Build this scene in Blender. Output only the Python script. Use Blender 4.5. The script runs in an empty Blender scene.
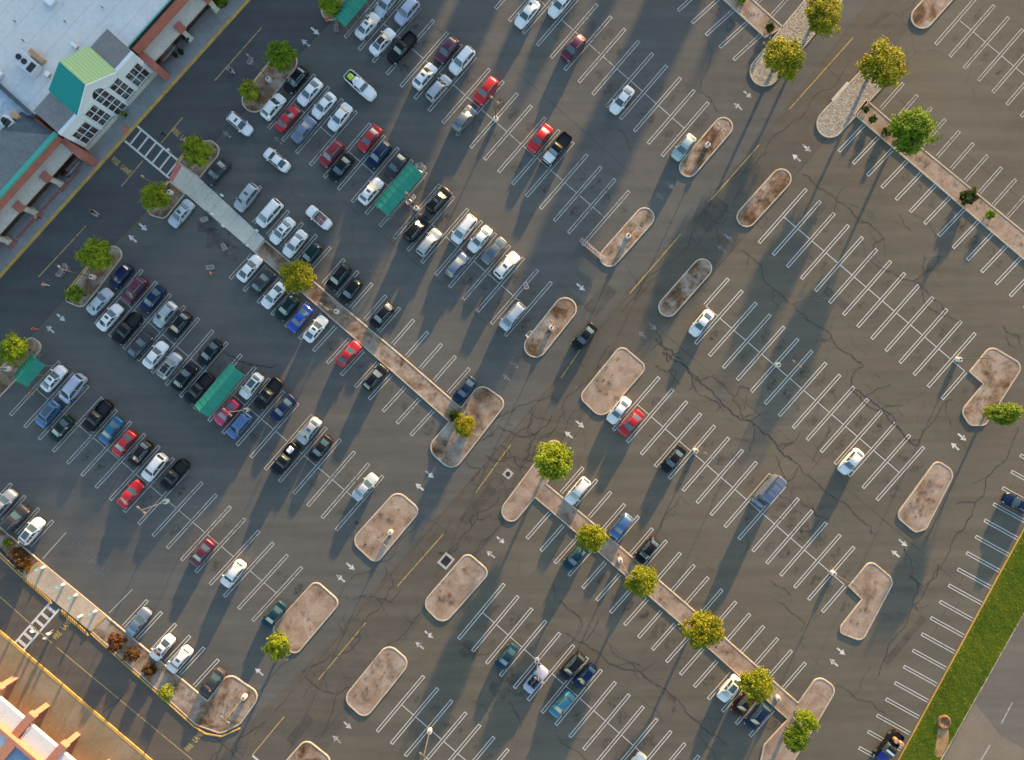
import bpy, bmesh, math, random
from mathutils import Vector, Matrix, Quaternion
from mathutils import noise as mnoise
R = math.radians
random.seed(11)
S, H = 0.15, 102.0                       # metres per ground pixel of the survey, camera height
scene = bpy.context.scene
COL = scene.collection
SUN_EL, SUN_AZ = 7.2, math.atan2(0.42, 0.907)

def W(px, py, h=0.0):
    """survey pixel (seen at height h) -> world point"""
    k = S * (1 - h / H)
    return Vector(((px - 512) * k, (380 - py) * k, h))
UV_U = Vector((0.764, -0.645, 0)); UV_V = Vector((0.645, 0.764, 0))
A_UR, A_DL, A_DR, A_UL = R(49.8), R(-130.2), R(-40.2), R(139.8)

# ------------------------------------------------------------------ materials
def lin(c): return tuple(c) + (1.0,)
MATS = {}
def new_mat(name):
    m = bpy.data.materials.new(name); m.use_nodes = True
    nt = m.node_tree
    b = nt.nodes['Principled BSDF']
    return m, nt, b
def noise(nt, scale, detail=4, rough=0.55, co=None, dist=0.0):
    n = nt.nodes.new('ShaderNodeTexNoise'); n.inputs['Scale'].default_value = scale
    n.inputs['Detail'].default_value = detail; n.inputs['Roughness'].default_value = rough
    n.inputs['Distortion'].default_value = dist
    if co is not None: nt.links.new(co, n.inputs['Vector'])
    return n.outputs['Fac']
def ramp(nt, fac, stops):
    r = nt.nodes.new('ShaderNodeValToRGB')
    e = r.color_ramp.elements
    while len(e) > 1: e.remove(e[-1])
    for i, (p, c) in enumerate(stops):
        if isinstance(c, (int, float)): c = (c, c, c)
        el = e[0] if i == 0 else e.new(p)
        el.position = p; el.color = lin(c)
    nt.links.new(fac, r.inputs['Fac'])
    return r.outputs['Color']
def mix(nt, fac, a, b, mode='MIX'):
    m = nt.nodes.new('ShaderNodeMix'); m.data_type = 'RGBA'; m.blend_type = mode
    for sock, v in ((m.inputs[0], fac), (m.inputs[6], a), (m.inputs[7], b)):
        if hasattr(v, 'is_linked'): nt.links.new(v, sock)
        elif isinstance(v, (int, float)): sock.default_value = v
        else: sock.default_value = lin(v)
    return m.outputs[2]
def math_n(nt, op, a, b):
    m = nt.nodes.new('ShaderNodeMath'); m.operation = op
    for s, v in ((m.inputs[0], a), (m.inputs[1], b)):
        if hasattr(v, 'is_linked'): nt.links.new(v, s)
        else: s.default_value = v
    return m.outputs[0]
def objco(nt):
    return nt.nodes.new('ShaderNodeTexCoord').outputs['Object']
def worldco(nt):
    return nt.nodes.new('ShaderNodeNewGeometry').outputs['Position']
def bump(nt, bsdf, h, strength=0.3, dist=0.02):
    b = nt.nodes.new('ShaderNodeBump'); b.inputs['Strength'].default_value = strength
    b.inputs['Distance'].default_value = dist
    nt.links.new(h, b.inputs['Height']); nt.links.new(b.outputs['Normal'], bsdf.inputs['Normal'])

def asphalt(name, c0, c1, crack=1.0, tint=(0.115, 0.098, 0.083)):
    m, nt, b = new_mat(name)
    co = worldco(nt)
    big = noise(nt, 0.035, 5, 0.6, co)
    med = noise(nt, 0.45, 5, 0.65, co, 0.6)
    fine = noise(nt, 7.0, 3, 0.7, co)
    col = ramp(nt, big, [(0.32, c0), (0.68, c1)])
    col = mix(nt, ramp(nt, med, [(0.35, 0.0), (0.75, 0.55)]), col, tint)
    # streaks worn by wheels along the aisles
    mp = nt.nodes.new('ShaderNodeMapping'); mp.inputs['Rotation'].default_value = (0, 0, R(40.2))
    mp.inputs['Scale'].default_value = (0.035, 0.5, 1)
    nt.links.new(co, mp.inputs['Vector'])
    st = noise(nt, 1.0, 4, 0.6, mp.outputs['Vector'])
    col = mix(nt, 1.0, col, ramp(nt, st, [(0.3, 0.84), (0.7, 1.12)]), 'MULTIPLY')
    col = mix(nt, 1.0, col, ramp(nt, fine, [(0.25, 0.78), (0.75, 1.2)]), 'MULTIPLY')
    if crack:
        warp = nt.nodes.new('ShaderNodeTexNoise'); warp.inputs['Scale'].default_value = 0.35
        warp.inputs['Detail'].default_value = 5
        nt.links.new(co, warp.inputs['Vector'])
        wadd = nt.nodes.new('ShaderNodeVectorMath'); wadd.operation = 'MULTIPLY_ADD'
        nt.links.new(warp.outputs['Color'], wadd.inputs[0]); wadd.inputs[1].default_value = (3.4, 3.4, 0)
        nt.links.new(co, wadd.inputs[2])
        vo = nt.nodes.new('ShaderNodeTexVoronoi'); vo.feature = 'DISTANCE_TO_EDGE'
        vo.inputs['Scale'].default_value = 0.13
        nt.links.new(wadd.outputs[0], vo.inputs['Vector'])
        line = ramp(nt, vo.outputs['Distance'], [(0.0, 1.0), (0.007, 0.75), (0.014, 0.0)])
        region = ramp(nt, noise(nt, 0.03, 3, 0.5, co), [(0.50, 0.0), (0.62, 1.0)])
        f = math_n(nt, 'MULTIPLY', math_n(nt, 'MULTIPLY', line, region), 0.6 * crack)
        col = mix(nt, f, col, (0.022, 0.021, 0.021))
    nt.links.new(col, b.inputs['Base Color'])
    b.inputs['Roughness'].default_value = 0.9
    b.inputs['Specular IOR Level'].default_value = 0.25
    bump(nt, b, fine, 0.25, 0.01)
    return m
M = MATS
M['asphalt'] = asphalt('lot_asphalt', (0.092, 0.084, 0.067), (0.126, 0.114, 0.090), 0.4, (0.134, 0.113, 0.085))
M['front_lot'] = asphalt('front_lot_asphalt', (0.080, 0.082, 0.078), (0.108, 0.108, 0.101), 0.3, (0.122, 0.110, 0.094))
M['lane'] = asphalt('lane_asphalt', (0.055, 0.060, 0.062), (0.071, 0.076, 0.078), 0.0, (0.086, 0.088, 0.088))
M['drive'] = asphalt('drive_asphalt', (0.082, 0.074, 0.063), (0.108, 0.096, 0.080), 0.6, (0.125, 0.105, 0.083))
M['street'] = asphalt('street_asphalt', (0.105, 0.098, 0.088), (0.135, 0.125, 0.112), 0.3, (0.15, 0.132, 0.112))
M['worn'] = asphalt('cross_drive_asphalt', (0.074, 0.069, 0.058), (0.104, 0.094, 0.077), 0.8, (0.126, 0.106, 0.082))

def mottled(name, stops, scale=1.0, rough=0.9, bumpk=0.3, detail=6, fine=6.0, world=True, fk=(0.72, 1.25)):
    m, nt, b = new_mat(name)
    co = worldco(nt) if world else objco(nt)
    n = noise(nt, scale, detail, 0.65, co, 0.4)
    col = ramp(nt, n, stops)
    f = noise(nt, fine, 3, 0.7, co)
    col = mix(nt, 1.0, col, ramp(nt, f, [(0.25, fk[0]), (0.75, fk[1])]), 'MULTIPLY')
    nt.links.new(col, b.inputs['Base Color'])
    b.inputs['Roughness'].default_value = rough
    b.inputs['Specular IOR Level'].default_value = 0.25
    if bumpk: bump(nt, b, f, bumpk, 0.03)
    return m
M['soil'] = mottled('island_soil', [(0.34, (0.085, 0.048, 0.026)), (0.43, (0.19, 0.125, 0.08)), (0.53, (0.29, 0.222, 0.168)), (0.68, (0.385, 0.325, 0.28))], 0.34, bumpk=0.6)
M['soil_red'] = mottled('island_mulch', [(0.36, (0.07, 0.036, 0.018)), (0.46, (0.15, 0.088, 0.05)), (0.55, (0.25, 0.18, 0.13)), (0.67, (0.36, 0.30, 0.255))], 0.36, bumpk=0.6)
M['soil_pale'] = mottled('island_straw', [(0.30, (0.15, 0.095, 0.06)), (0.42, (0.255, 0.18, 0.13)), (0.55, (0.325, 0.245, 0.188)), (0.70, (0.39, 0.31, 0.255))], 0.35, bumpk=0.6)
M['kerb'] = mottled('kerb_concrete', [(0.3, (0.36, 0.295, 0.22)), (0.7, (0.54, 0.46, 0.36))], 0.8, bumpk=0.1)
M['kerb_yellow'] = mottled('kerb_yellow_paint', [(0.3, (0.36, 0.22, 0.07)), (0.55, (0.52, 0.32, 0.08)), (0.8, (0.58, 0.37, 0.12))], 0.9, bumpk=0.1)
M['walk'] = mottled('sidewalk_concrete', [(0.3, (0.20, 0.205, 0.205)), (0.7, (0.27, 0.275, 0.27))], 0.35, bumpk=0.1)
M['walk_path'] = mottled('path_concrete', [(0.3, (0.46, 0.43, 0.36)), (0.7, (0.56, 0.52, 0.44))], 0.35, bumpk=0.1)
M['walk_sunwarm'] = mottled('sunwarm_tan_concrete', [(0.3, (0.185, 0.150, 0.085)), (0.5, (0.23, 0.19, 0.125)), (0.7, (0.26, 0.225, 0.175))], 0.25, bumpk=0.1)  # beige concrete with the corner's golden light put into its colour
M['pad'] = mottled('ramp_pad_concrete', [(0.3, (0.38, 0.30, 0.22)), (0.7, (0.48, 0.39, 0.30))], 0.4, bumpk=0.1)
M['red_floor'] = mottled('red_floor_paint', [(0.3, (0.26, 0.10, 0.09)), (0.7, (0.34, 0.15, 0.13))], 1.0, bumpk=0)
M['dome'] = mottled('tactile_red', [(0.3, (0.42, 0.12, 0.11)), (0.7, (0.52, 0.18, 0.17))], 1.0, bumpk=0)
M['crack'] = mottled('crack_filler', [(0.3, (0.032, 0.030, 0.027)), (0.7, (0.060, 0.055, 0.048))], 1.0, bumpk=0)
M['dirt'] = mottled('dry_dirt', [(0.3, (0.22, 0.12, 0.05)), (0.7, (0.38, 0.25, 0.13))], 0.9, bumpk=0.5)
M['mulch'] = mottled('ring_mulch', [(0.3, (0.12, 0.06, 0.03)), (0.7, (0.26, 0.15, 0.08))], 1.2, bumpk=0.6)
M['grass'] = mottled('verge_grass', [(0.28, (0.065, 0.095, 0.005)), (0.5, (0.11, 0.14, 0.008)), (0.7, (0.18, 0.185, 0.014))], 0.5, bumpk=1.0, fine=4.0)
M['tan_apron'] = mottled('tan_apron', [(0.3, (0.165, 0.138, 0.108)), (0.7, (0.205, 0.172, 0.135))], 0.3, bumpk=0.1)

def paint_lines(name, c, wear0, wear1):
    m, nt, b = new_mat(name)
    co = worldco(nt)
    n = noise(nt, 1.6, 6, 0.7, co); n2 = noise(nt, 0.06, 3, 0.5, co)
    nn = math_n(nt, 'ADD', n, math_n(nt, 'MULTIPLY', math_n(nt, 'SUBTRACT', n2, 0.5), 0.5))
    a = ramp(nt, nn, [(wear0, 0.12), (wear1, 0.92)])
    nt.links.new(a, b.inputs['Alpha'])
    f = noise(nt, 5, 3, 0.6, co)
    nt.links.new(mix(nt, f, tuple(x * 0.75 for x in c), c), b.inputs['Base Color'])
    b.inputs['Roughness'].default_value = 0.8
    return m
M['line_white'] = paint_lines('white_line_paint', (0.52, 0.51, 0.48), 0.22, 0.50)
M['line_fresh'] = paint_lines('fresh_white_paint', (0.66, 0.65, 0.62), 0.16, 0.42)
M['arrow_faint'] = paint_lines('faint_arrow_paint', (0.50, 0.49, 0.47), 0.46, 0.75)
M['line_yellow'] = paint_lines('yellow_line_paint', (0.50, 0.36, 0.12), 0.24, 0.5)
M['arrow_white'] = paint_lines('arrow_paint', (0.68, 0.67, 0.65), 0.34, 0.56)
M['line_blue'] = paint_lines('faded_bay_paint', (0.17, 0.19, 0.22), 0.42, 0.75)
def stain_mat():
    m, nt, b = new_mat('oil_stain')
    co = worldco(nt)
    n = noise(nt, 1.4, 5, 0.65, co)
    nt.links.new(ramp(nt, n, [(0.42, 0.0), (0.75, 0.42)]), b.inputs['Alpha'])
    b.inputs['Base Color'].default_value = (0.030, 0.022, 0.018, 1); b.inputs['Roughness'].default_value = 0.7
    return m
M['stain'] = stain_mat()
def patch_mat():
    m, nt, b = new_mat('asphalt_patch_wash')
    co = worldco(nt)
    n = noise(nt, 0.5, 6, 0.65, co)
    nt.links.new(ramp(nt, n, [(0.38, 0.0), (0.7, 0.5)]), b.inputs['Alpha'])
    b.inputs['Base Color'].default_value = (0.042, 0.042, 0.045, 1); b.inputs['Roughness'].default_value = 0.8
    return m
M['patch'] = patch_mat()
def wash(name, c, a0, a1, sc):
    m, nt, b = new_mat(name)
    n = noise(nt, sc, 5, 0.65, worldco(nt))
    nt.links.new(ramp(nt, n, [(0.35, a0), (0.68, a1)]), b.inputs['Alpha'])
    b.inputs['Base Color'].default_value = (*c, 1); b.inputs['Roughness'].default_value = 0.85
    return m
M['repair'] = wash('repair_asphalt', (0.062, 0.060, 0.057), 0.05, 0.38, 0.5)
M['seam'] = wash('seam_tar', (0.035, 0.033, 0.030), 0.0, 0.75, 0.35)

def cobble():
    m, nt, b = new_mat('cobble_gravel')
    co = worldco(nt)
    v = nt.nodes.new('ShaderNodeTexVoronoi'); v.inputs['Scale'].default_value = 5.0
    nt.links.new(co, v.inputs['Vector'])
    sep = nt.nodes.new('ShaderNodeSeparateColor'); nt.links.new(v.outputs['Color'], sep.inputs[0])
    col = ramp(nt, sep.outputs[0], [(0.0, (0.17, 0.155, 0.13)), (0.4, (0.25, 0.23, 0.195)), (0.7, (0.31, 0.295, 0.265)), (1.0, (0.38, 0.35, 0.30))])
    v2 = nt.nodes.new('ShaderNodeTexVoronoi'); v2.feature = 'DISTANCE_TO_EDGE'; v2.inputs['Scale'].default_value = 5.0
    nt.links.new(co, v2.inputs['Vector'])
    col = mix(nt, 1.0, col, ramp(nt, v2.outputs['Distance'], [(0.0, 0.6), (0.12, 1.0)]), 'MULTIPLY')
    nt.links.new(col, b.inputs['Base Color']); b.inputs['Roughness'].default_value = 0.85
    bump(nt, b, v2.outputs['Distance'], 0.8, 0.1)
    return m
M['cobble'] = cobble()

def plain(name, c, rough=0.6, metal=0.0, var=0.12, coat=0.0, scale=2.0, spec=0.5):
    m, nt, b = new_mat(name)
    co = objco(nt)
    n = noise(nt, scale, 4, 0.6, co)
    col = mix(nt, n, tuple(max(0, x * (1 - var)) for x in c), tuple(min(1, x * (1 + var)) for x in c))
    nt.links.new(col, b.inputs['Base Color'])
    b.inputs['Roughness'].default_value = rough; b.inputs['Metallic'].default_value = metal
    b.inputs['Coat Weight'].default_value = coat; b.inputs['Coat Roughness'].default_value = 0.06
    b.inputs['Specular IOR Level'].default_value = spec
    return m
PAINT = {
 'white': (0.70, 0.69, 0.68), 'pearl': (0.62, 0.62, 0.60), 'silver': (0.36, 0.38, 0.40), 'grey': (0.15, 0.165, 0.18),
 'bluegrey': (0.13, 0.17, 0.24), 'palesilver': (0.46, 0.49, 0.53), 'charcoal': (0.040, 0.043, 0.048), 'black': (0.009, 0.010, 0.012),
 'red': (0.42, 0.012, 0.016), 'scarlet': (0.55, 0.010, 0.010), 'darkred': (0.22, 0.012, 0.018), 'maroon': (0.10, 0.010, 0.030), 'oxblood': (0.035, 0.004, 0.005),
 'pinkred': (0.50, 0.03, 0.08), 'blue': (0.010, 0.055, 0.34), 'steelblue': (0.055, 0.13, 0.30), 'navy': (0.008, 0.018, 0.055),
 'teal': (0.008, 0.035, 0.055), 'tealblue': (0.025, 0.16, 0.24), 'darkgreen': (0.006, 0.022, 0.018), 'lavender': (0.40, 0.42, 0.53),
 'skyblue': (0.10, 0.22, 0.42), 'oceanblue': (0.012, 0.10, 0.20), 'palegreen': (0.33, 0.42, 0.42), 'vanblue': (0.135, 0.17, 0.235), 'royal': (0.01, 0.012, 0.22)}
for k, c in PAINT.items():
    dark = max(c) < 0.06
    M['car_' + k] = plain('car_paint_' + k, c, 0.34, 0.25 if not dark and min(c) < .5 else 0.0, 0.05, 0.08 if dark else 0.5, 2.0, 0.15 if dark else 0.5)
def glass_mat():
    m, nt, b = new_mat('car_glass')
    co = objco(nt)
    n = noise(nt, 1.3, 3, 0.5, co)
    nt.links.new(mix(nt, n, (0.016, 0.036, 0.044), (0.050, 0.092, 0.105)), b.inputs['Base Color'])
    b.inputs['Roughness'].default_value = 0.06; b.inputs['IOR'].default_value = 1.75
    b.inputs['Coat Weight'].default_value = 0.5; b.inputs['Coat Roughness'].default_value = 0.03
    return m
M['glass'] = glass_mat()
M['tyre'] = plain('tyre_rubber', (0.012, 0.012, 0.012), 0.85)
M['rim'] = plain('wheel_rim', (0.32, 0.33, 0.34), 0.35, 0.8)
M['trim'] = plain('black_trim', (0.012, 0.012, 0.013), 0.5)
M['head'] = plain('headlight_lens', (0.60, 0.62, 0.62), 0.15)
M['tail'] = plain('taillight_lens', (0.28, 0.012, 0.012), 0.25)
M['rail'] = plain('roof_rail', (0.40, 0.41, 0.42), 0.35, 0.7)
M['bedliner'] = plain('bed_liner', (0.020, 0.020, 0.021), 0.8)
M['seat_red'] = plain('red_leather', (0.30, 0.10, 0.07), 0.6)
M['seat_dark'] = plain('dark_leather', (0.02, 0.022, 0.025), 0.6)
M['pole'] = plain('pole_metal', (0.13, 0.115, 0.10), 0.6, 0.2)
M['pole_base'] = plain('pole_base_concrete', (0.62, 0.57, 0.50), 0.85)
M['lamp'] = plain('lamp_housing', (0.20, 0.17, 0.15), 0.5, 0.2)
M['awning'] = plain('green_canopy_fabric', (0.008, 0.20, 0.14), 0.65, 0, 0.28, 0, 0.9)
M['steel'] = plain('galvanised_steel', (0.42, 0.42, 0.41), 0.4, 0.8)
M['cartwire'] = plain('cart_wire', (0.55, 0.55, 0.54), 0.4, 0.6)
M['cartred'] = plain('cart_plastic', (0.35, 0.03, 0.03), 0.5)
M['membrane'] = mottled('roof_membrane', [(0.28, (0.36, 0.42, 0.47)), (0.40, (0.52, 0.54, 0.55)), (0.6, (0.62, 0.60, 0.58)), (0.8, (0.68, 0.64, 0.61))], 0.085, bumpk=0.05, fine=1.5, fk=(0.9, 1.08))
M['membrane2'] = mottled('patched_membrane', [(0.28, (0.30, 0.36, 0.43)), (0.5, (0.48, 0.52, 0.58)), (0.7, (0.66, 0.69, 0.73))], 0.6, bumpk=0.05, fine=1.5, fk=(0.85, 1.1))
def seams(m):
    nt = m.node_tree; b = nt.nodes['Principled BSDF']; src = b.inputs['Base Color'].links[0].from_socket
    w = nt.nodes.new('ShaderNodeTexWave'); w.wave_profile = 'SAW'; w.inputs['Scale'].default_value = 0.11; w.inputs['Distortion'].default_value = 0.15
    mp = nt.nodes.new('ShaderNodeMapping'); mp.inputs['Rotation'].default_value = (0, 0, R(42))
    nt.links.new(worldco(nt), mp.inputs['Vector']); nt.links.new(mp.outputs[0], w.inputs['Vector'])
    nt.links.new(mix(nt, 1.0, src, ramp(nt, w.outputs['Fac'], [(0.0, 0.80), (0.03, 0.86), (0.05, 1.0)]), 'MULTIPLY'), b.inputs['Base Color'])
seams(M['membrane']); seams(M['membrane2'])
M['shingle'] = mottled('grey_shingle', [(0.3, (0.13, 0.135, 0.145)), (0.7, (0.185, 0.19, 0.20))], 0.7, bumpk=0.3)
M['shingle_warm'] = mottled('brown_grey_shingle', [(0.3, (0.185, 0.17, 0.165)), (0.7, (0.235, 0.22, 0.215))], 0.7, bumpk=0.3)
M['shingle_dark'] = mottled('slate_shingle', [(0.3, (0.055, 0.075, 0.095)), (0.7, (0.085, 0.11, 0.135))], 0.7, bumpk=0.3)
def ribbed(name, c, ax):
    m, nt, b = new_mat(name)
    w = nt.nodes.new('ShaderNodeTexWave'); w.bands_direction = 'X'; w.inputs['Scale'].default_value = 0.75
    mp = nt.nodes.new('ShaderNodeMapping'); mp.inputs['Rotation'].default_value = (0, 0, -ax)
    nt.links.new(worldco(nt), mp.inputs['Vector']); nt.links.new(mp.outputs[0], w.inputs['Vector'])
    col = ramp(nt, w.outputs['Fac'], [(0.0, tuple(x * 0.72 for x in c)), (0.14, c), (1.0, tuple(x * 1.05 for x in c))])
    nt.links.new(col, b.inputs['Base Color']); b.inputs['Roughness'].default_value = 0.75; b.inputs['Specular IOR Level'].default_value = 0.2
    bump(nt, b, w.outputs['Fac'], 0.5, 0.04)
    return m
FR_ANG = math.atan2(0.744, 0.668)          # storefront direction in the world
M['shaded_teal_slope'] = ribbed('shaded_teal_metal', (0.012, 0.235, 0.215), FR_ANG)  # gable slope away from the sun; its shade is in the colour
M['sunlit_lime_slope'] = ribbed('sunlit_green_metal', (0.33, 0.47, 0.235), FR_ANG)  # sunward slope of the same gable; sunlight is in the colour
M['teal_trim'] = plain('teal_trim', (0.06, 0.34, 0.27), 0.5)
M['terracotta'] = mottled('terracotta_stucco', [(0.3, (0.34, 0.115, 0.085)), (0.7, (0.41, 0.15, 0.11))], 0.7, bumpk=0.2)
M['orange'] = mottled('orange_stucco', [(0.3, (0.36, 0.16, 0.105)), (0.7, (0.41, 0.19, 0.13))], 0.7, bumpk=0.2)
M['cream'] = mottled('cream_stucco', [(0.3, (0.46, 0.42, 0.35)), (0.7, (0.54, 0.495, 0.42))], 0.5, bumpk=0.15)
M['white_stucco'] = mottled('white_stucco', [(0.3, (0.56, 0.58, 0.57)), (0.7, (0.64, 0.655, 0.64))], 0.5, bumpk=0.15)
M['white_trim'] = plain('white_trim', (0.68, 0.70, 0.72), 0.6, 0, 0.06)
M['blue_roof'] = mottled('blue_membrane', [(0.3, (0.17, 0.25, 0.36)), (0.7, (0.25, 0.34, 0.46))], 0.5, bumpk=0.1)
def store_glass():
    m, nt, b = new_mat('store_glass')
    n = noise(nt, 0.9, 3, 0.6, worldco(nt))
    nt.links.new(ramp(nt, n, [(0.35, (0.022, 0.022, 0.024)), (0.5, (0.07, 0.045, 0.04)), (0.62, (0.15, 0.19, 0.20))]), b.inputs['Base Color'])
    b.inputs['Roughness'].default_value = 0.08; b.inputs['IOR'].default_value = 1.6
    return m
M['store_glass'] = store_glass()
M['hvac'] = plain('hvac_paint', (0.55, 0.56, 0.57), 0.5, 0.2)
M['darkfan'] = plain('fan_dark', (0.01, 0.01, 0.012), 0.6)
M['rust_sunlit'] = plain('rust_sunlit_orange', (0.42, 0.26, 0.14), 0.7)
M['bark'] = plain('bark', (0.08, 0.055, 0.04), 0.9, 0, 0.3)
M['skin'] = plain('skin', (0.45, 0.27, 0.19), 0.6)
M['hair'] = plain('hair', (0.02, 0.014, 0.010), 0.7)
for k, c in {'c_black': (0.015, 0.015, 0.018), 'c_white': (0.7, 0.7, 0.7), 'c_red': (0.45, 0.06, 0.05), 'c_pink': (0.6, 0.25, 0.24), 'c_blue': (0.05, 0.09, 0.2), 'c_grey': (0.2, 0.2, 0.21), 'c_green': (0.05, 0.2, 0.12), 'c_tan': (0.4, 0.26, 0.16)}.items():
    M[k] = plain('cloth_' + k[2:], c, 0.9)
M['sign_teal'] = plain('sign_blue_face', (0.03, 0.19, 0.30), 0.5)
M['sign_white'] = plain('sign_white', (0.7, 0.7, 0.7), 0.5)
M['bin_green'] = plain('bin_green', (0.006, 0.05, 0.042), 0.5)
M['plastic_white'] = plain('plastic_white', (0.75, 0.75, 0.76), 0.5)
M['tarp_lime'] = plain('tarp_lime', (0.42, 0.58, 0.05), 0.6, 0, 0.2, 0, 6)
M['hydrant'] = plain('orange_red_paint', (0.65, 0.13, 0.05), 0.5)
M['tank'] = plain('tan_drum', (0.35, 0.22, 0.12), 0.5, 0.2)
M['ironwork'] = plain('grate_iron', (0.035, 0.028, 0.045), 0.6, 0.4)
M['stone_white'] = plain('pale_stone', (0.36, 0.335, 0.30), 0.9)

def leaf_mat(name, dark, midc, light):
    m, nt, b = new_mat(name)
    at = nt.nodes.new('ShaderNodeAttribute'); at.attribute_name = 'tint'
    oi = nt.nodes.new('ShaderNodeObjectInfo')
    col = ramp(nt, at.outputs['Fac'], [(0.0, dark), (0.5, midc), (1.0, light)])
    hs = nt.nodes.new('ShaderNodeHueSaturation')
    nt.links.new(col, hs.inputs['Color'])
    nt.links.new(math_n(nt, 'ADD', math_n(nt, 'MULTIPLY', oi.outputs['Random'], 0.03), 0.485), hs.inputs['Hue'])
    nt.links.new(hs.outputs[0], b.inputs['Base Color'])
    b.inputs['Roughness'].default_value = 0.7; b.inputs['Specular IOR Level'].default_value = 0.2
    tr = nt.nodes.new('ShaderNodeBsdfTranslucent'); nt.links.new(hs.outputs[0], tr.inputs['Color'])
    mx = nt.nodes.new('ShaderNodeMixShader'); mx.inputs[0].default_value = 0.35
    nt.links.new(b.outputs[0], mx.inputs[1]); nt.links.new(tr.outputs[0], mx.inputs[2])
    nt.links.new(mx.outputs[0], nt.nodes['Material Output'].inputs['Surface'])
    return m
M['leaf_green'] = leaf_mat('leaf_green', (0.065, 0.115, 0.006), (0.145, 0.225, 0.011), (0.24, 0.31, 0.017))
M['leaf_lime'] = leaf_mat('leaf_lime', (0.11, 0.155, 0.006), (0.22, 0.285, 0.012), (0.33, 0.385, 0.022))
M['leaf_yellow'] = leaf_mat('leaf_yellow', (0.13, 0.14, 0.005), (0.25, 0.255, 0.010), (0.37, 0.35, 0.018))
M['leaf_dark'] = leaf_mat('leaf_dark', (0.012, 0.028, 0.004), (0.030, 0.060, 0.007), (0.06, 0.10, 0.012))
M['leaf_brown'] = leaf_mat('leaf_brown', (0.05, 0.025, 0.008), (0.12, 0.062, 0.018), (0.21, 0.115, 0.03))

# ------------------------------------------------------------------ object helpers
def obj(name, bm, m, parent=None, smooth=False, loc=None, rotz=None, sharp=None):
    me = bpy.data.meshes.new(name)
    bm.to_mesh(me); bm.free()
    if smooth:
        for p in me.polygons: p.use_smooth = True
        if sharp: me.set_sharp_from_angle(angle=R(sharp))
    o = bpy.data.objects.new(name, me); COL.objects.link(o)
    for mm in (m if isinstance(m, (list, tuple)) else [m]):
        me.materials.append(mm)
    if parent: o.parent = parent
    if loc is not None: o.location = loc
    if rotz is not None: o.rotation_euler = (0, 0, rotz)
    return o
def tag(o, label=None, cat=None, group=None, kind=None):
    if label: o['label'] = label
    if cat: o['category'] = cat
    if group: o['group'] = group
    if kind: o['kind'] = kind
    return o
def struct(name, bm, m, **k):
    o = obj(name, bm, m, **k); o['kind'] = 'structure'; return o
def empty(name, loc, rotz=0.0, label=None, cat=None, group=None):
    o = bpy.data.objects.new(name, None); COL.objects.link(o)
    o.location = loc; o.rotation_euler = (0, 0, rotz); o.empty_display_size = 0.3
    return tag(o, label, cat, group)
def child(name, me, parent, m=None, loc=None, rotz=None):
    o = bpy.data.objects.new(name, me); COL.objects.link(o); o.parent = parent
    if m is not None:
        if len(me.materials) == 0: me.materials.append(m)
        o.material_slots[0].link = 'OBJECT'; o.material_slots[0].material = m
    if loc is not None: o.location = loc
    if rotz is not None: o.rotation_euler = (0, 0, rotz)
    return o
def mesh_of(name, bm, m=None, smooth=False, sharp=None):
    me = bpy.data.meshes.new(name); bm.to_mesh(me); bm.free()
    if m is not None: me.materials.append(m)
    if smooth:
        for p in me.polygons: p.use_smooth = True
        if sharp: me.set_sharp_from_angle(angle=R(sharp))
    return me
def copy_tree(o, parent=None):
    c = o.copy(); COL.objects.link(c)
    if parent: c.parent = parent
    for ch in list(o.children): copy_tree(ch, c)
    return c

def add_box(bm, c, size, rz=0.0, bevel=0.0, mi=0):
    m = Matrix.Translation(Vector(c)) @ Matrix.Rotation(rz, 4, 'Z') @ Matrix.Diagonal((size[0], size[1], size[2], 1))
    r = bmesh.ops.create_cube(bm, size=1.0, matrix=m)
    fs = set(f for v in r['verts'] for f in v.link_faces)
    for f in fs: f.material_index = mi
    if bevel:
        es = list(set(e for v in r['verts'] for e in v.link_edges))
        bmesh.ops.bevel(bm, geom=es, offset=bevel, segments=2, affect='EDGES', profile=0.5)
def add_cyl(bm, c, r, h, n=16, r2=None, rot=None, mi=0):
    m = Matrix.Translation(Vector(c))
    if rot is not None: m = m @ rot
    g = bmesh.ops.create_cone(bm, cap_ends=True, segments=n, radius1=r, radius2=r if r2 is None else r2, depth=h, matrix=m)
    for f in set(f for v in g['verts'] for f in v.link_faces): f.material_index = mi
def add_bar(bm, a, b, r, n=6, mi=0):
    a = Vector(a); b = Vector(b); d = b - a
    q = Vector((0, 0, 1)).rotation_difference(d.normalized())
    add_cyl(bm, (a + b) / 2, r, d.length, n, None, q.to_matrix().to_4x4(), mi)
def poly_face(bm, pts, z):
    vs = [bm.verts.new((p[0], p[1], z)) for p in pts]
    f = bm.faces.new(vs)
    f.normal_update()
    if f.normal.z < 0: f.normal_flip()
    return f
def strip(bm, a, b, w, z):
    a = Vector((a[0], a[1])); b = Vector((b[0], b[1])); d = (b - a).normalized(); n = Vector((-d.y, d.x)) * w / 2
    poly_face(bm, [a + n, a - n, b - n, b + n], z)
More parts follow.
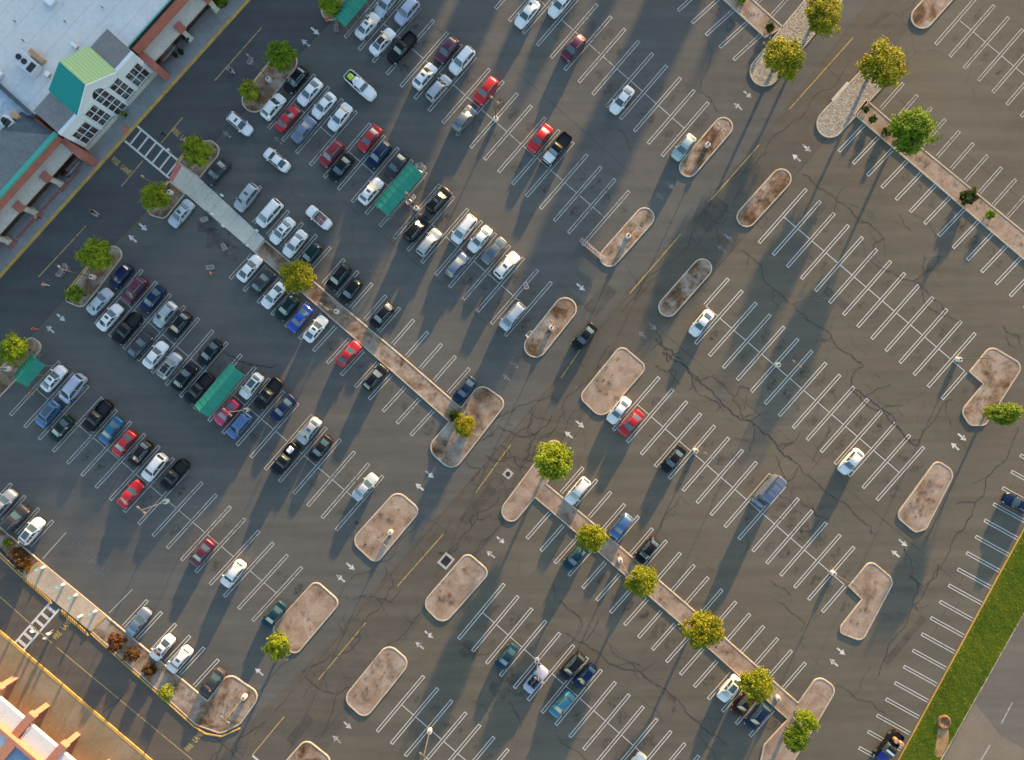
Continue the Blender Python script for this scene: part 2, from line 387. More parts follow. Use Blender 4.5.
def roundpoly(pts, rad, seg=7):
    """fillet each corner; pts are world xy, rad metres (single or list)"""
    n = len(pts); out = []
    for i in range(n):
        p0, p, p1 = Vector(pts[i - 1][:2]), Vector(pts[i][:2]), Vector(pts[(i + 1) % n][:2])
        r = rad[i] if isinstance(rad, (list, tuple)) else rad
        a = (p0 - p); b = (p1 - p); la, lb = a.length, b.length
        a.normalize(); b.normalize()
        ang = math.acos(max(-1, min(1, a.dot(b))))
        if r <= 0.01 or ang > 3.1: out.append(p); continue
        t = r / math.tan(ang / 2)
        tm = min(la, lb) * 0.499
        if t > tm: t = tm; r = t * math.tan(ang / 2)
        s, e = p + a * t, p + b * t
        bis = (a + b).normalized(); c = p + bis * (r / math.sin(ang / 2))
        v0, v1 = s - c, e - c
        a0 = math.atan2(v0.y, v0.x); da = math.atan2(v1.y, v1.x) - a0
        while da > math.pi: da -= 2 * math.pi
        while da < -math.pi: da += 2 * math.pi
        for k in range(seg + 1):
            aa = a0 + da * k / seg
            out.append(c + Vector((math.cos(aa), math.sin(aa))) * r)
    res = []
    for p in out:
        if not res or (p - res[-1]).length > 1e-3: res.append(p)
    if (res[0] - res[-1]).length < 1e-3: res.pop()
    return res
def offset_in(pts, d):
    n = len(pts)
    area = sum(pts[i - 1].x * pts[i].y - pts[i].x * pts[i - 1].y for i in range(n))
    sg = 1 if area > 0 else -1
    out = []
    for i in range(n):
        t0 = (pts[i] - pts[i - 1]).normalized(); t1 = (pts[(i + 1) % n] - pts[i]).normalized()
        n0 = Vector((-t0.y, t0.x)) * sg; n1 = Vector((-t1.y, t1.x)) * sg
        b = n0 + n1
        if b.length < 1e-4: b = n0
        b.normalize()
        k = max(0.4, b.dot(n0))
        out.append(pts[i] + b * d / k)
    return out
def PP(pts): return [W(x, y).to_2d() for x, y in pts]
def capsule(a, b, r):
    a = W(*a).to_2d(); b = W(*b).to_2d(); r *= S
    d = (b - a).normalized(); n = Vector((-d.y, d.x)); out = []
    a0 = math.atan2(n.y, n.x)
    for k in range(13):
        t = a0 + math.pi * k / 12; out.append(a + Vector((math.cos(t), math.sin(t))) * r)
    for k in range(13):
        t = a0 + math.pi + math.pi * k / 12; out.append(b + Vector((math.cos(t), math.sin(t))) * r)
    return out
KH = 0.14
def island(pts, soil, kerb='kerb', kw=0.20):
    inn = offset_in(pts, kw)
    n = len(pts)
    bm = bmesh.new()
    o0 = [bm.verts.new((p.x, p.y, -0.02)) for p in pts]
    bev = offset_in(pts, 0.03)
    o1 = [bm.verts.new((p.x, p.y, KH - 0.03)) for p in pts]
    o2 = [bm.verts.new((p.x, p.y, KH)) for p in bev]
    i1 = [bm.verts.new((p.x, p.y, KH)) for p in inn]
    i0 = [bm.verts.new((p.x, p.y, 0.0)) for p in inn]
    for i in range(n):
        j = (i + 1) % n
        for A, B in ((o0, o1), (o1, o2), (o2, i1), (i1, i0)):
            bm.faces.new((A[i], A[j], B[j], B[i]))
    bmesh.ops.recalc_face_normals(bm, faces=bm.faces)
    bs = bmesh.new(); poly_face(bs, offset_in(pts, kw - 0.01), KH - 0.035)
    bmesh.ops.triangulate(bs, faces=bs.faces)
    s = struct('planting_island', bs, M[soil])
    k = obj('kerb', bm, M[kerb], s)
    return s

# ------------------------------------------------------------------ camera, light, world
cam = bpy.data.cameras.new('camera'); co_ = bpy.data.objects.new('camera', cam); COL.objects.link(co_)
co_.location = (0, 0, H); co_.rotation_euler = (0, 0, 0)
cam.sensor_fit = 'HORIZONTAL'; cam.sensor_width = 36; cam.lens = 36 * H / (1024 * S); cam.clip_end = 6000
scene.camera = co_
world = bpy.data.worlds.new('World'); scene.world = world; world.use_nodes = True
wn = world.node_tree
sky = wn.nodes.new('ShaderNodeTexSky'); sky.sky_type = 'NISHITA'; sky.sun_disc = False
sky.sun_elevation = R(SUN_EL); sky.sun_rotation = SUN_AZ
sky.air_density = 1.0; sky.dust_density = 1.0; sky.ozone_density = 1.2
bg = wn.nodes['Background']; wn.links.new(sky.outputs[0], bg.inputs[0]); bg.inputs[1].default_value = 0.15
sl = bpy.data.lights.new('sun', 'SUN'); sl.energy = 4.4; sl.angle = R(0.9); sl.color = (1.0, 0.64, 0.31)
so = bpy.data.objects.new('sun', sl); COL.objects.link(so)
ts = Vector((math.sin(SUN_AZ) * math.cos(R(SUN_EL)), math.cos(SUN_AZ) * math.cos(R(SUN_EL)), math.sin(R(SUN_EL))))
so.rotation_euler = ts.to_track_quat('Z', 'Y').to_euler(); so.location = ts * 300
vs = scene.view_settings
vs.view_transform = 'Standard'; vs.look = 'None'; vs.gamma = 1.0; vs.use_curve_mapping = False; vs.exposure = EXPOSURE = 1.95
scene.cycles.use_denoising = True
scene.cycles.max_bounces = 6; scene.cycles.transparent_max_bounces = 8
scene.cycles.diffuse_bounces = 3; scene.cycles.glossy_bounces = 3

# ------------------------------------------------------------------ ground sheets
bm = bmesh.new(); poly_face(bm, [(-2500, -2500), (2500, -2500), (2500, 2500), (-2500, 2500)], 0.0)
struct('ground', bm, M['asphalt'])
bm = bmesh.new()   # bluish front lot paving, its colour darkened for the slate shade there
poly_face(bm, PP([(-400, 700), (60, 305), (345, 8), (579, -260), (1000, -160), (900, -40), (760, 140), (640, 275), (500, 445), (330, 640), (215, 760), (195, 724), (105, 646), (0, 553), (-120, 450)]), 0.002)
struct('front_lot', bm, M['front_lot'])
bm = bmesh.new()   # storefront lane, newer asphalt
poly_face(bm, PP([(-260, 565), (248 + 234, -260), (345 + 234, -260), (345, 8), (147, 211), (112, 248), (60, 305), (-160, 545)]), 0.004)
struct('storefront_lane', bm, M['lane'])
bm = bmesh.new()   # cross drive worn by traffic
poly_face(bm, PP([(90, 960), (215, 760), (330, 640), (500, 445), (640, 275), (760, 140), (900, -40), (960, -40), (818, 150), (700, 290), (640, 350), (570, 430), (500, 530), (400, 640), (320, 760), (180, 960)]), 0.004)
struct('cross_drive', bm, M['worn'])
bm = bmesh.new()   # drive along the second building
poly_face(bm, PP([(-120, 450), (0, 553), (105, 646), (195, 724), (221, 734), (262, 760), (300, 800), (180, 870), (150, 760), (0, 632), (-120, 530)]), 0.008)
struct('side_drive', bm, M['drive'])
bm = bmesh.new()
poly_face(bm, PP([(942, 757), (1023, 614), (1200, 300), (1500, 420), (1150, 1000), (820, 980)]), 0.006)
struct('street', bm, M['street'])
bm = bmesh.new()
poly_face(bm, PP([(945, 757), (975, 703), (1000, 735), (1060, 770), (1100, 900), (860, 900)]), 0.010)
struct('street_apron', bm, M['tan_apron'])
bm = bmesh.new()
strip(bm, W(1001, 724), W(1012, 703), 0.15, 0.014); strip(bm, W(975, 770), W(990, 745), 0.15, 0.014)
struct('street_markings', bm, M['line_white'])
bm = bmesh.new()
g = PP([(1090, 410), (1007, 560), (899, 759), (840, 868), (880, 870), (942.5, 757), (1023.5, 614), (1120, 440)])
f = poly_face(bm, g, 0.05)
bmesh.ops.triangulate(bm, faces=bm.faces)
struct('grass_verge', bm, M['grass'])
def grass_tufts():
    rnd = random.Random(3); bm = bmesh.new()
    lay = bm.loops.layers.float_color.new('tint')
    A, B, C = W(1040, 500), W(899, 759), W(955, 735)
    for i in range(24000):
        t = rnd.random(); w = rnd.random()
        y = 500 + t * 300
        xl = 1007 - (y - 560) * 0.5427; xr = 1023.5 - (y - 614) * 0.566
        x = xl + .2 + (xr - xl - .6) * w
        if abs(x - 942.5) < 6.5 and y > 727 and y < 758 or math.hypot(x - 943.5, y - 722) < 7: continue
        p = W(x, y); a = rnd.random() * 6.28; h = 0.03 + rnd.random() * 0.05; l = 0.12 + rnd.random() * 0.2
        d = Vector((math.cos(a), math.sin(a), 0)); n = Vector((-d.y, d.x, 0)) * 0.09
        b0 = p + Vector((0, 0, 0.05))
        vs_ = [bm.verts.new(b0 - n), bm.verts.new(b0 + n), bm.verts.new(b0 + d * l + Vector((0, 0, h)))]
        fc = bm.faces.new(vs_); v = min(1, max(0, .48 + .55 * mnoise.noise(p * .16) + .25 * mnoise.noise(p * .9) + rnd.uniform(-.22, .22) + (.45 if w < .10 else 0) + (.2 if w > .93 else 0) + .12 * math.sin((p.x * .876 + p.y * .48) * 3.3)))
        for lp in fc.loops: lp[lay] = (v, v, v, 1)
    o = obj('grass', bm, M['leaf_verge']); o['kind'] = 'stuff'
M['leaf_verge'] = leaf_mat('leaf_verge', (0.085, 0.130, 0.005), (0.130, 0.180, 0.008), (0.190, 0.212, 0.012))
grass_tufts()
bm = bmesh.new()   # kerb of verge
def kerb_line(bm, pts, w=0.16, h=KH):
    pts = [Vector(p[:2]) for p in pts]
    for a, b in zip(pts[:-1], pts[1:]):
        d = (b - a); add_box(bm, ((a.x + b.x) / 2, (a.y + b.y) / 2, h / 2 - 0.02), (d.length, w, h + 0.04), math.atan2(d.y, d.x))
kerb_line(bm, PP([(1090, 408.6), (1006.5, 560), (898.5, 759), (840, 867)]))
struct('verge_kerb', bm, M['kerb_yellow'])
bm = bmesh.new()
kerb_line(bm, PP([(880, 869), (942, 757.5), (1023, 614.5), (1120, 441)]), 0.14, 0.07)
struct('street_kerb', bm, M['kerb'])
bm = bmesh.new()
poly_face(bm, roundpoly(PP([(938, 727), (948, 727), (949, 738), (942, 757), (934, 757), (936, 740)]), 0.6), 0.075)
struct('dirt_patch', bm, M['dirt'])
bm = bmesh.new(); rings = []
for r, z in ((1.12, .0), (1.05, .16), (.9, .22), (.72, .20), (.55, .10), (.3, .06), (.08, .07)):
    rings.append([bm.verts.new(W(943.5, 722) + Vector((math.cos(k * .2618) * r + random.uniform(-.04, .04), math.sin(k * .2618) * r + random.uniform(-.04, .04), .05 + z + random.uniform(-.03, .03)))) for k in range(24)])
for A, B2 in zip(rings[:-1], rings[1:]):
    for k in range(24): bm.faces.new((A[k], A[(k + 1) % 24], B2[(k + 1) % 24], B2[k]))
bm.faces.new(rings[-1])
tag(obj('dirt_mound', bm, M['mulch'], smooth=True), 'round brown ring of mounded mulch in the green verge', 'mound')

# ------------------------------------------------------------------ painted markings
Z1, Z2 = 0.012, 0.016
LW = 0.115
bm_w = bmesh.new(); bm_f = bmesh.new()
STALLS = []
def hairpin(bm, lo, hi, open_hi=False, open_lo=False, gap=0.42, lw=LW):
    a, b = W(*lo).to_2d(), W(*hi).to_2d()
    d = (b - a).normalized(); n = Vector((-d.y, d.x))
    j = random.uniform(-0.03, 0.03)
    for s in (-1, 1):
        strip(bm, a + n * s * gap / 2, b + n * s * gap / 2, lw, Z1)
    if not open_lo: poly_face(bm, [a - d * lw + n * (gap + lw) / 2, a - d * lw - n * (gap + lw) / 2, a - n * (gap + lw) / 2, a + n * (gap + lw) / 2], Z1)
    if not open_hi: poly_face(bm, [b + n * (gap + lw) / 2, b - n * (gap + lw) / 2, b + d * lw - n * (gap + lw) / 2, b + d * lw + n * (gap + lw) / 2], Z1)
def row(bm, lo, step, n, vec, k0=0, cross=True, open_hi=False, open_lo=False, only_lo=(), only_hi=(), skip=(), stain=True):
    mids = []
    for k in range(k0, n):
        L = (lo[0] + step[0] * k, lo[1] + step[1] * k); Hh = (L[0] + vec[0], L[1] + vec[1])
        mid = ((L[0] + Hh[0]) / 2, (L[1] + Hh[1]) / 2); mids.append(mid)
        if k in skip: continue
        if k in only_lo: hairpin(bm, L, mid, True)
        elif k in only_hi: hairpin(bm, mid, Hh, False, True)
        else: hairpin(bm, L, Hh, open_hi, open_lo)
        if stain:
            for q in ((0.27, 0.73) if cross else (0.5,)):
                STALLS.append((L[0] + vec[0] * q + step[0] / 2, L[1] + vec[1] * q + step[1] / 2))
    if cross:
        g = 1.75
        ln = math.hypot(*step)
        for a, b in zip(mids[:-1], mids[1:]):
            u = ((b[0] - a[0]) / ln * g, (b[1] - a[1]) / ln * g)
            strip(bm, W(a[0] + u[0], a[1] + u[1]), W(b[0] - u[0], b[1] - u[1]), LW, Z1)
    return mids
F, B_ = bm_f, bm_w
row(F, (839.3, 151), (14.27, 12.05), 15, (24.7, -26), cross=False, open_hi=True)                     # below upper right median
for k in range(10):
    hi = (902.8 + 14.05 * k, 83.6 + 12.05 * k); hairpin(B_, (hi[0] - 22, hi[1] + 25), hi, False, True)
row(B_, (936, 43.8), (14.25, 12.05), 9, (43.5, -50))
row(F, (759.5, 242.3), (14.08, 12.0), 14, (46.3, -52.6), only_lo=(13,))
row(F, (695.8, 343.2), (13.96, 12.02), 14, (46, -52), k0=-1, only_hi=(-1,))
row(F, (613.8, 429.5), (13.93, 12.12), 16, (44.8, -51.8), only_lo=(15,))
for k in range(17):
    hi = (582.6 + 13.9 * k, 468 + 12.2 * k); hairpin(F, (hi[0] - 21.6, hi[1] + 25), hi, False, True)
row(F, (527.3, 538), (13.95, 12.35), 17, (22.4, -25.4), cross=False, open_hi=True)
row(F, (459, 638.4), (13.9, 12.27), 16, (44.8, -54))
row(F, (377.6, 731), (14.05, 12.2), 12, (45.8, -54.5))
for k in range(-2, 19):
    lo = (859.6 + 8.96 * k, 748 - 16.25 * k); hairpin(F, lo, (lo[0] + 32.5, lo[1] + 18), True)
# left half
for k in range(-2, 4):
    hi = (10.9 + 13.9 * k, 484.2 + 12.3 * k); hairpin(B_, (hi[0] - 22.5, hi[1] + 24.5), hi, False, True)
strip(B_, W(42.5, 559), W(66, 532.5), LW, Z1); strip(B_, W(109, 613), W(132.8, 588.9), LW, Z1)
for k in range(1, 7):
    hi = (132.8 + 14.2 * k, 588.9 + 11.85 * k); hairpin(F, (hi[0] - 24, hi[1] + 26), hi, False, True)
row(B_, (10.9, 414.6), (14.25, 12.09), 18, (48.3, -52.6))
row(B_, (110, 335.7), (14.16, 12.12), 17, (46, -53.3), k0=-1)
row(B_, (230.5, 278), (13.9, 12.07), 14, (22, -24), cross=False, open_hi=True)
for k in range(16):
    hi = (260.5 + 13.9 * k, 187 + 12.12 * k); hairpin(B_, (hi[0] - 21, hi[1] + 24), hi, False, True)
row(B_, (269, 128), (13.92, 12.2), 18, (45.4, -52.8))
row(B_, (345.5, 37), (13.95, 12.22), 18, (46, -53))
row(B_, (440.5, -41), (13.87, 12.27), 17, (45.4, -52.4))
row(B_, (581.7, -76), (13.85, 12.3), 12, (34, -31), cross=False, open_hi=True)
hairpin(B_, (771.5, 15.5), (795, -10), False, True)
hairpin(B_, (757, 3), (780, -22), False, True)
struct('stall_lines', bm_w, M['line_white']); struct('stall_lines_bright', bm_f, M['line_fresh'])
# accessible bays, faded hatching
bm = bmesh.new()
for k in range(2):
    for q in range(5):
        a = (71 + k * 19 + q * 3.4, 549 + k * 17 + q * 2.9)
        strip(bm, W(a[0] + 9, a[1] - 13), W(a[0] - 5, a[1] + 3), 0.3, Z1)
struct('hatched_bays', bm, M['line_blue'])
# arrows
bm = bmesh.new()
FAINT = ((226.7, 134, 0), (278, 140.6, 0), (514.5, 365.3, 1), (506.6, 377.7, 0), (670, 185.4, 1), (659, 196, 0), (728.3, 237.5, 1), (721.4, 248.6, 0), (652.3, 326.4, 1), (642.4, 335, 0), (556, 562, 1))
def arrow(x, y, dr, s=1.0):
    d = UV_U.to_2d() * (1 if dr else -1); n = Vector((-d.y, d.x)); c = W(x, y).to_2d(); s *= 0.82
    tip = c + d * 1.05 * s; nk = c + d * 0.05 * s; tl = c - d * 0.95 * s
    poly_face(bm, [tl + n * .17 * s, nk + n * .17 * s, nk + n * .55 * s, tip, nk - n * .55 * s, nk - n * .17 * s, tl - n * .17 * s], Z1)
for x, y, dr in ((315, 31, 1), (305.6, 42.8, 0), (747.7, 94.4, 1), (738.2, 106.6, 0), (806.6, 148, 1), (796.4, 157.8, 0),
                 (143, 226.9, 1), (132.7, 238.7, 0), (61, 317.5, 1), (50.3, 329.4, 0), (580.7, 287, 1), 
                 (579.7, 424, 1), (568.8, 434.8, 0), (429.6, 474.3, 1), (419.7, 487, 0), (500.7, 540, 1), (490.8, 554.3, 0), 
                 (961.9, 437, 1), (955, 446.5, 0),
                 (902.8, 542.7, 1), (895.5, 553.8, 0), (841, 651.3, 1), (833.8, 662.6, 0), (350.5, 566.4, 1), (340.8, 578.4, 0), (428.9, 634.4, 1), (419.7, 645.5, 0),
                 (347.3, 725, 1), (336.8, 739.4, 0), (259.2, 671.8, 0)):
    arrow(x, y, dr)
struct('lane_arrows', bm, M['arrow_white'])
bm = bmesh.new()
for x, y, dr in FAINT: arrow(x, y, dr)
struct('faint_arrows', bm, M['arrow_faint'])
# yellow centre lines
bm = bmesh.new()
for a, b in (((853, 37.6), (789.5, 109)), ((759, 145), (711, 199.8)), ((681, 233.8), (629.6, 293.5)), ((583.6, 345), (561, 377.7)), ((510.6, 444.7), (475.6, 492.7)),
             ((443.4, 534), (397.3, 586.3)), ((365.7, 622.6), (318.4, 679.7)), ((284.2, 716.5), (252.6, 754.7)),
             ((261.6, 27.6), (214.8, 80.6)), ((182.6, 117.5), (161, 143)), ((143, 160.7), (121.4, 186.4)), ((86.5, 225.3), (38.5, 277)),
             ((-60, 543), (52, 643)), ((57, 647.5), (195, 762))):
    strip(bm, W(*a), W(*b), 0.14, Z2)
struct('centre_lines', bm, M['line_yellow'])
bm = bmesh.new()
strip(bm, W(252.5, 755.5), W(260, 762), 0.3, Z2)
# ladder crossings
def ladder(c1, c2, w1, n, wid, rung=0.28):
    a, b = Vector(c1), Vector(c2)                     # one rail in pixels, w1 = offset to the other
    o = Vector(w1)
    strip(bm, W(*a), W(*b), 0.3, Z2); strip(bm, W(*(a + o)), W(*(b + o)), 0.3, Z2)
    e = o.normalized() * 1.05
    for k in range(n):
        p = a.lerp(b, (k + 0.7) / (n + 0.4)) + e; q = p + o - 2 * e
        strip(bm, W(*p), W(*q), wid, Z2)
ladder((136.5, 125.5), (183.5, 165), (-11.8, 15.2), 6, 0.26)
ladder((51, 601.5), (14, 644), (8.5, 7.3), 6, 0.45)
struct('crosswalk_ladders', bm, M['line_fresh'])
def lettering(text, x, y, ang, size=1.15):
    c = bpy.data.curves.new('fire_lane_lettering', 'FONT'); c.body = text; c.size = size; c.align_x = 'CENTER'; c.align_y = 'CENTER'
    c.offset = 0.03
    o = bpy.data.objects.new('fire_lane_lettering', c); COL.objects.link(o); o.location = W(x, y) + Vector((0, 0, 0.02)); o.rotation_euler = (0, 0, ang); o.scale = (.62, 1, 1)
    c.materials.append(M['line_yellow']); o['kind'] = 'structure'
for a, b, ang in (((115.5, 161.5), (125.8, 170), A_DR), ((176, 132.5), (185.5, 140.5), A_DR), ((198, 737), (189, 747.5), A_UR), ((66.5, 624.5), (57.5, 635.5), A_UR)):
    lettering('FIRE', *(a if ang == A_DR else b), ang); lettering('LANE', *(b if ang == A_DR else a), ang)
# oil stains in the bays and tarry patches
bm = bmesh.new(); rs = random.Random(5)
def blob(bm, c, r, z, n=14, sx=1.0, ang=0.0):
    pts = []
    for k in range(n):
        t = 6.2832 * k / n; rr = r * rs.uniform(0.7, 1.15)
        p = Vector((math.cos(t) * rr * sx, math.sin(t) * rr)); p.rotate(Matrix.Rotation(ang, 2))
        pts.append(c.to_2d() + p)
    poly_face(bm, pts, z)
for x, y in STALLS:
    for q in range(rs.choice((0, 1, 1, 2))):
        blob(bm, W(x + rs.uniform(-4, 4), y + rs.uniform(-4, 4)), rs.uniform(0.35, 0.8), 0.009 + rs.uniform(0, 0.0015), sx=1.6, ang=A_UR)
struct('oil_stains', bm, M['stain'])
bm = bmesh.new()
for i, (x, y, r) in enumerate(((218, 238, 2.2), (230, 252, 1.5), (206, 225, 1.6), (505, 672, 1.5), (518, 684, 1.8), (500, 690, 1.6), (470, 650, 1.6))):
    blob(bm, W(x, y), r, 0.0098 + i * 0.0002, 18)
struct('tarry_patches', bm, M['patch'])
bm = bmesh.new()
for i, (x, y, l, w, a) in enumerate(((600, 300, 5, 2.4, A_UR), (712, 214, 5, 3, A_UR), (838, 300, 5, 1.2, A_DR), (478, 505, 7, 1.6, A_UR), (905, 640, 9, 1.0, A_UR), (300, 730, 5, 1.5, A_UR))):
    c = W(x, y).to_2d(); d = Vector((math.cos(a), math.sin(a))); n = Vector((-d.y, d.x))
    poly_face(bm, [c + d * l / 2 + n * w / 2, c - d * l / 2 + n * w / 2, c - d * l / 2 - n * w / 2, c + d * l / 2 - n * w / 2], 0.0106 + i * .00003)
struct('repair_patches', bm, M['repair'])
bm = bmesh.new()
for i, (a, b) in enumerate((((255, 735), (640, 282)), ((310, 750), (905, 45)), ((150, 208), (345, 6)), ((660, 330), (990, 610)), ((700, 300), (905, 475)), ((560, 600), (750, 770)), ((330, 190), (500, 335)), ((930, 640), (1040, 430)), ((900, 100), (1040, 215)), ((470, 30), (650, 190)), ((130, 330), (330, 500)))):
    strip(bm, W(*a), W(*b), 0.07, 0.0112 + i * .00003)
struct('paving_seams', bm, M['seam'])

# ------------------------------------------------------------------ cracks
bm = bmesh.new(); rc = random.Random(21)
def crack(pts, w=0.11, br=0.35, depth=0):
    P = [W(*p).to_2d() for p in pts]
    for it in range(4):
        Q = [P[0]]
        for a, b in zip(P[:-1], P[1:]):
            d = b - a; n = Vector((-d.y, d.x))
            Q += [(a + b) / 2 + n * rc.uniform(-0.16, 0.16), b]
        P = Q
        if max((b - a).length for a, b in zip(P[:-1], P[1:])) < 0.45: break
    wd = [w * 0.72 * rc.uniform(0.4, 1.35) for _ in P]
    wd[0] = wd[-1] = 0.02
    L, Rr = [], []
    for i, p in enumerate(P):
        t = (P[min(i + 1, len(P) - 1)] - P[max(i - 1, 0)]).normalized(); n = Vector((-t.y, t.x)) * wd[i] / 2
        L.append(bm.verts.new((p.x + n.x, p.y + n.y, zc[0]))); Rr.append(bm.verts.new((p.x - n.x, p.y - n.y, zc[0])))
    for i in range(len(P) - 1):
        bm.faces.new((Rr[i], Rr[i + 1], L[i + 1], L[i]))
    zc[0] += 0.00002
    if depth < 2:
        for i in range(3, len(P) - 2):
            if rc.random() < br * 0.09:
                a = rc.uniform(0.6, 1.4) * rc.choice((-1, 1)); t = (P[i + 1] - P[i]).normalized(); t.rotate(Matrix.Rotation(a, 2))
                e = P[i] + t * rc.uniform(1.0, 4.5)
                q = [(P[i].x / S + 512, 380 - P[i].y / S), (e.x / S + 512, 380 - e.y / S)]
                crack(q, w * 0.6, br, depth + 1)
zc = [0.0190]
for pts, w in (
    ([(655, 338), (672, 350), (690, 372), (706, 386), (728, 408), (745, 420), (762, 432), (780, 451), (799, 464)], .19),
    ([(662, 352), (678, 362), (691, 374), (700, 381)], .22), ([(690, 374), (697, 392), (712, 400), (725, 412)], .13),
    ([(799, 464), (815, 480), (833, 497), (850, 508), (871, 526), (872, 534)], .12), ([(799, 466), (793, 478), (785, 484)], .16),
    ([(800, 313), (818, 326), (833, 340), (852, 355), (864, 366), (852, 377), (850, 388), (862, 400), (877, 410), (893, 424), (906, 438), (917, 446)], .15),
    ([(852, 388), (866, 397), (880, 408), (896, 424), (908, 440)], .17),
    ([(802, 173), (813, 182), (833, 196), (844, 203), (866, 222), (884, 238), (874, 243)], .12), ([(831, 215), (848, 185)], .09), ([(848, 203), (860, 208), (875, 216)], .08),
    ([(884, 238), (873, 245), (871, 262), (893, 272), (914, 281), (922, 290), (924, 300), (945, 316), (962, 322)], .11), ([(914, 281), (924, 272), (937, 262), (940, 254)], .16),
    ([(899, 214), (905, 226), (911, 231)], .09), ([(912, 214), (930, 226), (936, 238)], .09), ([(917, 282), (931, 296), (946, 312)], .12),
    ([(906, 438), (918, 446), (930, 425), (945, 402), (953, 400)], .12), ([(812, 463), (818, 447), (830, 430)], .09),
    ([(555, 581), (556, 600), (570, 610), (581, 618), (581, 632)], .10), ([(566, 633), (575, 640), (603, 657), (622, 668), (642, 673), (668, 692), (685, 708), (702, 728), (715, 735), (727, 745)], .14),
    ([(610, 646), (632, 662), (642, 672), (655, 660)], .10), ([(668, 692), (675, 700), (672, 712)], .1), ([(642, 700), (656, 708), (664, 722)], .08), ([(556, 735), (570, 748), (590, 762)], .1),
    ([(941, 562), (925, 590), (907, 623), (896, 636), (888, 648), (883, 662), (878, 677)], .13), ([(836, 686), (860, 700), (888, 715)], .1),
    ([(1017, 426), (995, 468), (975, 503), (950, 545), (926, 585)], .14), ([(956, 504), (966, 502), (975, 503)], .11), ([(908, 575), (918, 582), (912, 602), (922, 612)], .13),
    ([(906, 560), (904, 548), (911, 578), (925, 586)], .1), ([(870, 665), (862, 680), (851, 697)], .07),
    ([(135.5, 678.4), (128, 690), (121, 697), (110, 706), (101, 718)], .20), ([(213, 735), (222, 744), (232, 752), (242, 761)], .14), ([(266, 720), (251, 731), (240, 737), (236, 750), (243, 758)], .12), ([(222, 744), (214, 754), (211, 762)], .1),
    ([(712, 51), (706, 70), (699, 91), (712, 103), (720, 112)], .10), ([(704, 30), (712, 51), (722, 56)], .07),
    ([(226, 353), (238, 360), (253, 366), (265, 366), (277, 365)], .26), ([(258, 366), (244, 362), (232, 361), (222, 352)], .12),
    ([(300, 755), (335, 700), (380, 655), (430, 610), (470, 560), (497, 528), (520, 500), (545, 462), (565, 435), (590, 400)], .10),
    ([(250, 700), (290, 660), (330, 615), (372, 570), (420, 520)], .08), ([(300, 680), (330, 655), (360, 640), (385, 600), (395, 585)], .11), ([(352, 600), (372, 596), (390, 602), (402, 588)], .12), ([(305, 675), (322, 690), (335, 694)], .12),
    ([(480, 440), (498, 425), (520, 436), (540, 430), (552, 415)], .13), ([(485, 455), (505, 462), (512, 440), (530, 425), (536, 408)], .11), ([(520, 470), (534, 455), (540, 438), (556, 428), (565, 410)], .12),
    ([(495, 415), (510, 412), (530, 402), (548, 396), (560, 404)], .1), ([(470, 480), (480, 468), (466, 462)], .11), ([(440, 553), (455, 546), (470, 530), (478, 512), (492, 506), (500, 497)], .15),
    ([(478, 512), (470, 520), (476, 530)], .12), ([(437, 552), (450, 553), (460, 545)], .2), ([(500, 445), (516, 463), (530, 468)], .12),
    ([(620, 312), (650, 275), (700, 215), (735, 175), (770, 140), (815, 95), (850, 60)], .09), ([(735, 208), (737, 195), (745, 185)], .11), ([(703, 212), (712, 219), (720, 224), (728, 215)], .13), ([(690, 237), (698, 245), (705, 235), (712, 226)], .1),
    ([(630, 300), (640, 296), (648, 284), (660, 276)], .1), ([(598, 330), (575, 352), (560, 366)], .1), ([(612, 345), (600, 360), (575, 392), (560, 410)], .1),
    ([(740, 250), (760, 264), (768, 285), (785, 300), (800, 313)], .12), ([(655, 330), (662, 345), (668, 362), (680, 352)], .14), ([(655, 365), (666, 372), (676, 370), (668, 386)], .13), ([(700, 380), (712, 376), (722, 384), (734, 398)], .12),
    ([(745, 420), (733, 400), (740, 386), (752, 392)], .13), ([(780, 451), (795, 440), (800, 432)], .12), ([(800, 500), (812, 508), (820, 520), (812, 532), (800, 530)], .1), ([(812, 505), (815, 515), (828, 520)], .13),
    ([(745, 530), (748, 548), (738, 560)], .1), ([(770, 515), (782, 520), (795, 532), (807, 545)], .09), ([(776, 600), (790, 612), (805, 625)], .11), ([(770, 580), (785, 588), (792, 596)], .1),
    ([(772, 490), (790, 500), (802, 516)], .1), ([(700, 555), (690, 575)], .06), ([(520, 560), (522, 585)], .05), ([(660, 530), (662, 520), (672, 508), (680, 498)], .09),
    ([(617, 128), (627, 140), (632, 152)], .1), ([(600, 122), (612, 130)], .07), ([(420, 18), (432, 26), (444, 33)], .08), ([(470, 700), (485, 708), (490, 718)], .08), ([(455, 640), (467, 648), (478, 655), (490, 652)], .1), ([(508, 700), (514, 712), (520, 722)], .1),
    ([(700, 735), (712, 750), (722, 765)], .1), ([(930, 205), (945, 216), (960, 235)], .05), ([(1003, 325), (1012, 335), (1022, 338)], .13), ([(1005, 335), (1010, 345), (1018, 350)], .12)):
    crack(pts, w)
for i in range(62):      # crazed asphalt down the cross drive
    t = rc.random(); x = 290 + t * 320 + rc.uniform(-26, 18); y = 700 - t * 370 + rc.uniform(-20, 20)
    a = rc.choice((0.3, -0.85, 0.9, 2.2)) + rc.uniform(-.3, .3); l = rc.uniform(5, 15)
    crack([(x, y), (x + math.cos(a) * l * .5, y + math.sin(a) * l * .5 + rc.uniform(-2, 2)), (x + math.cos(a) * l, y + math.sin(a) * l)], 0.065, 0.6)
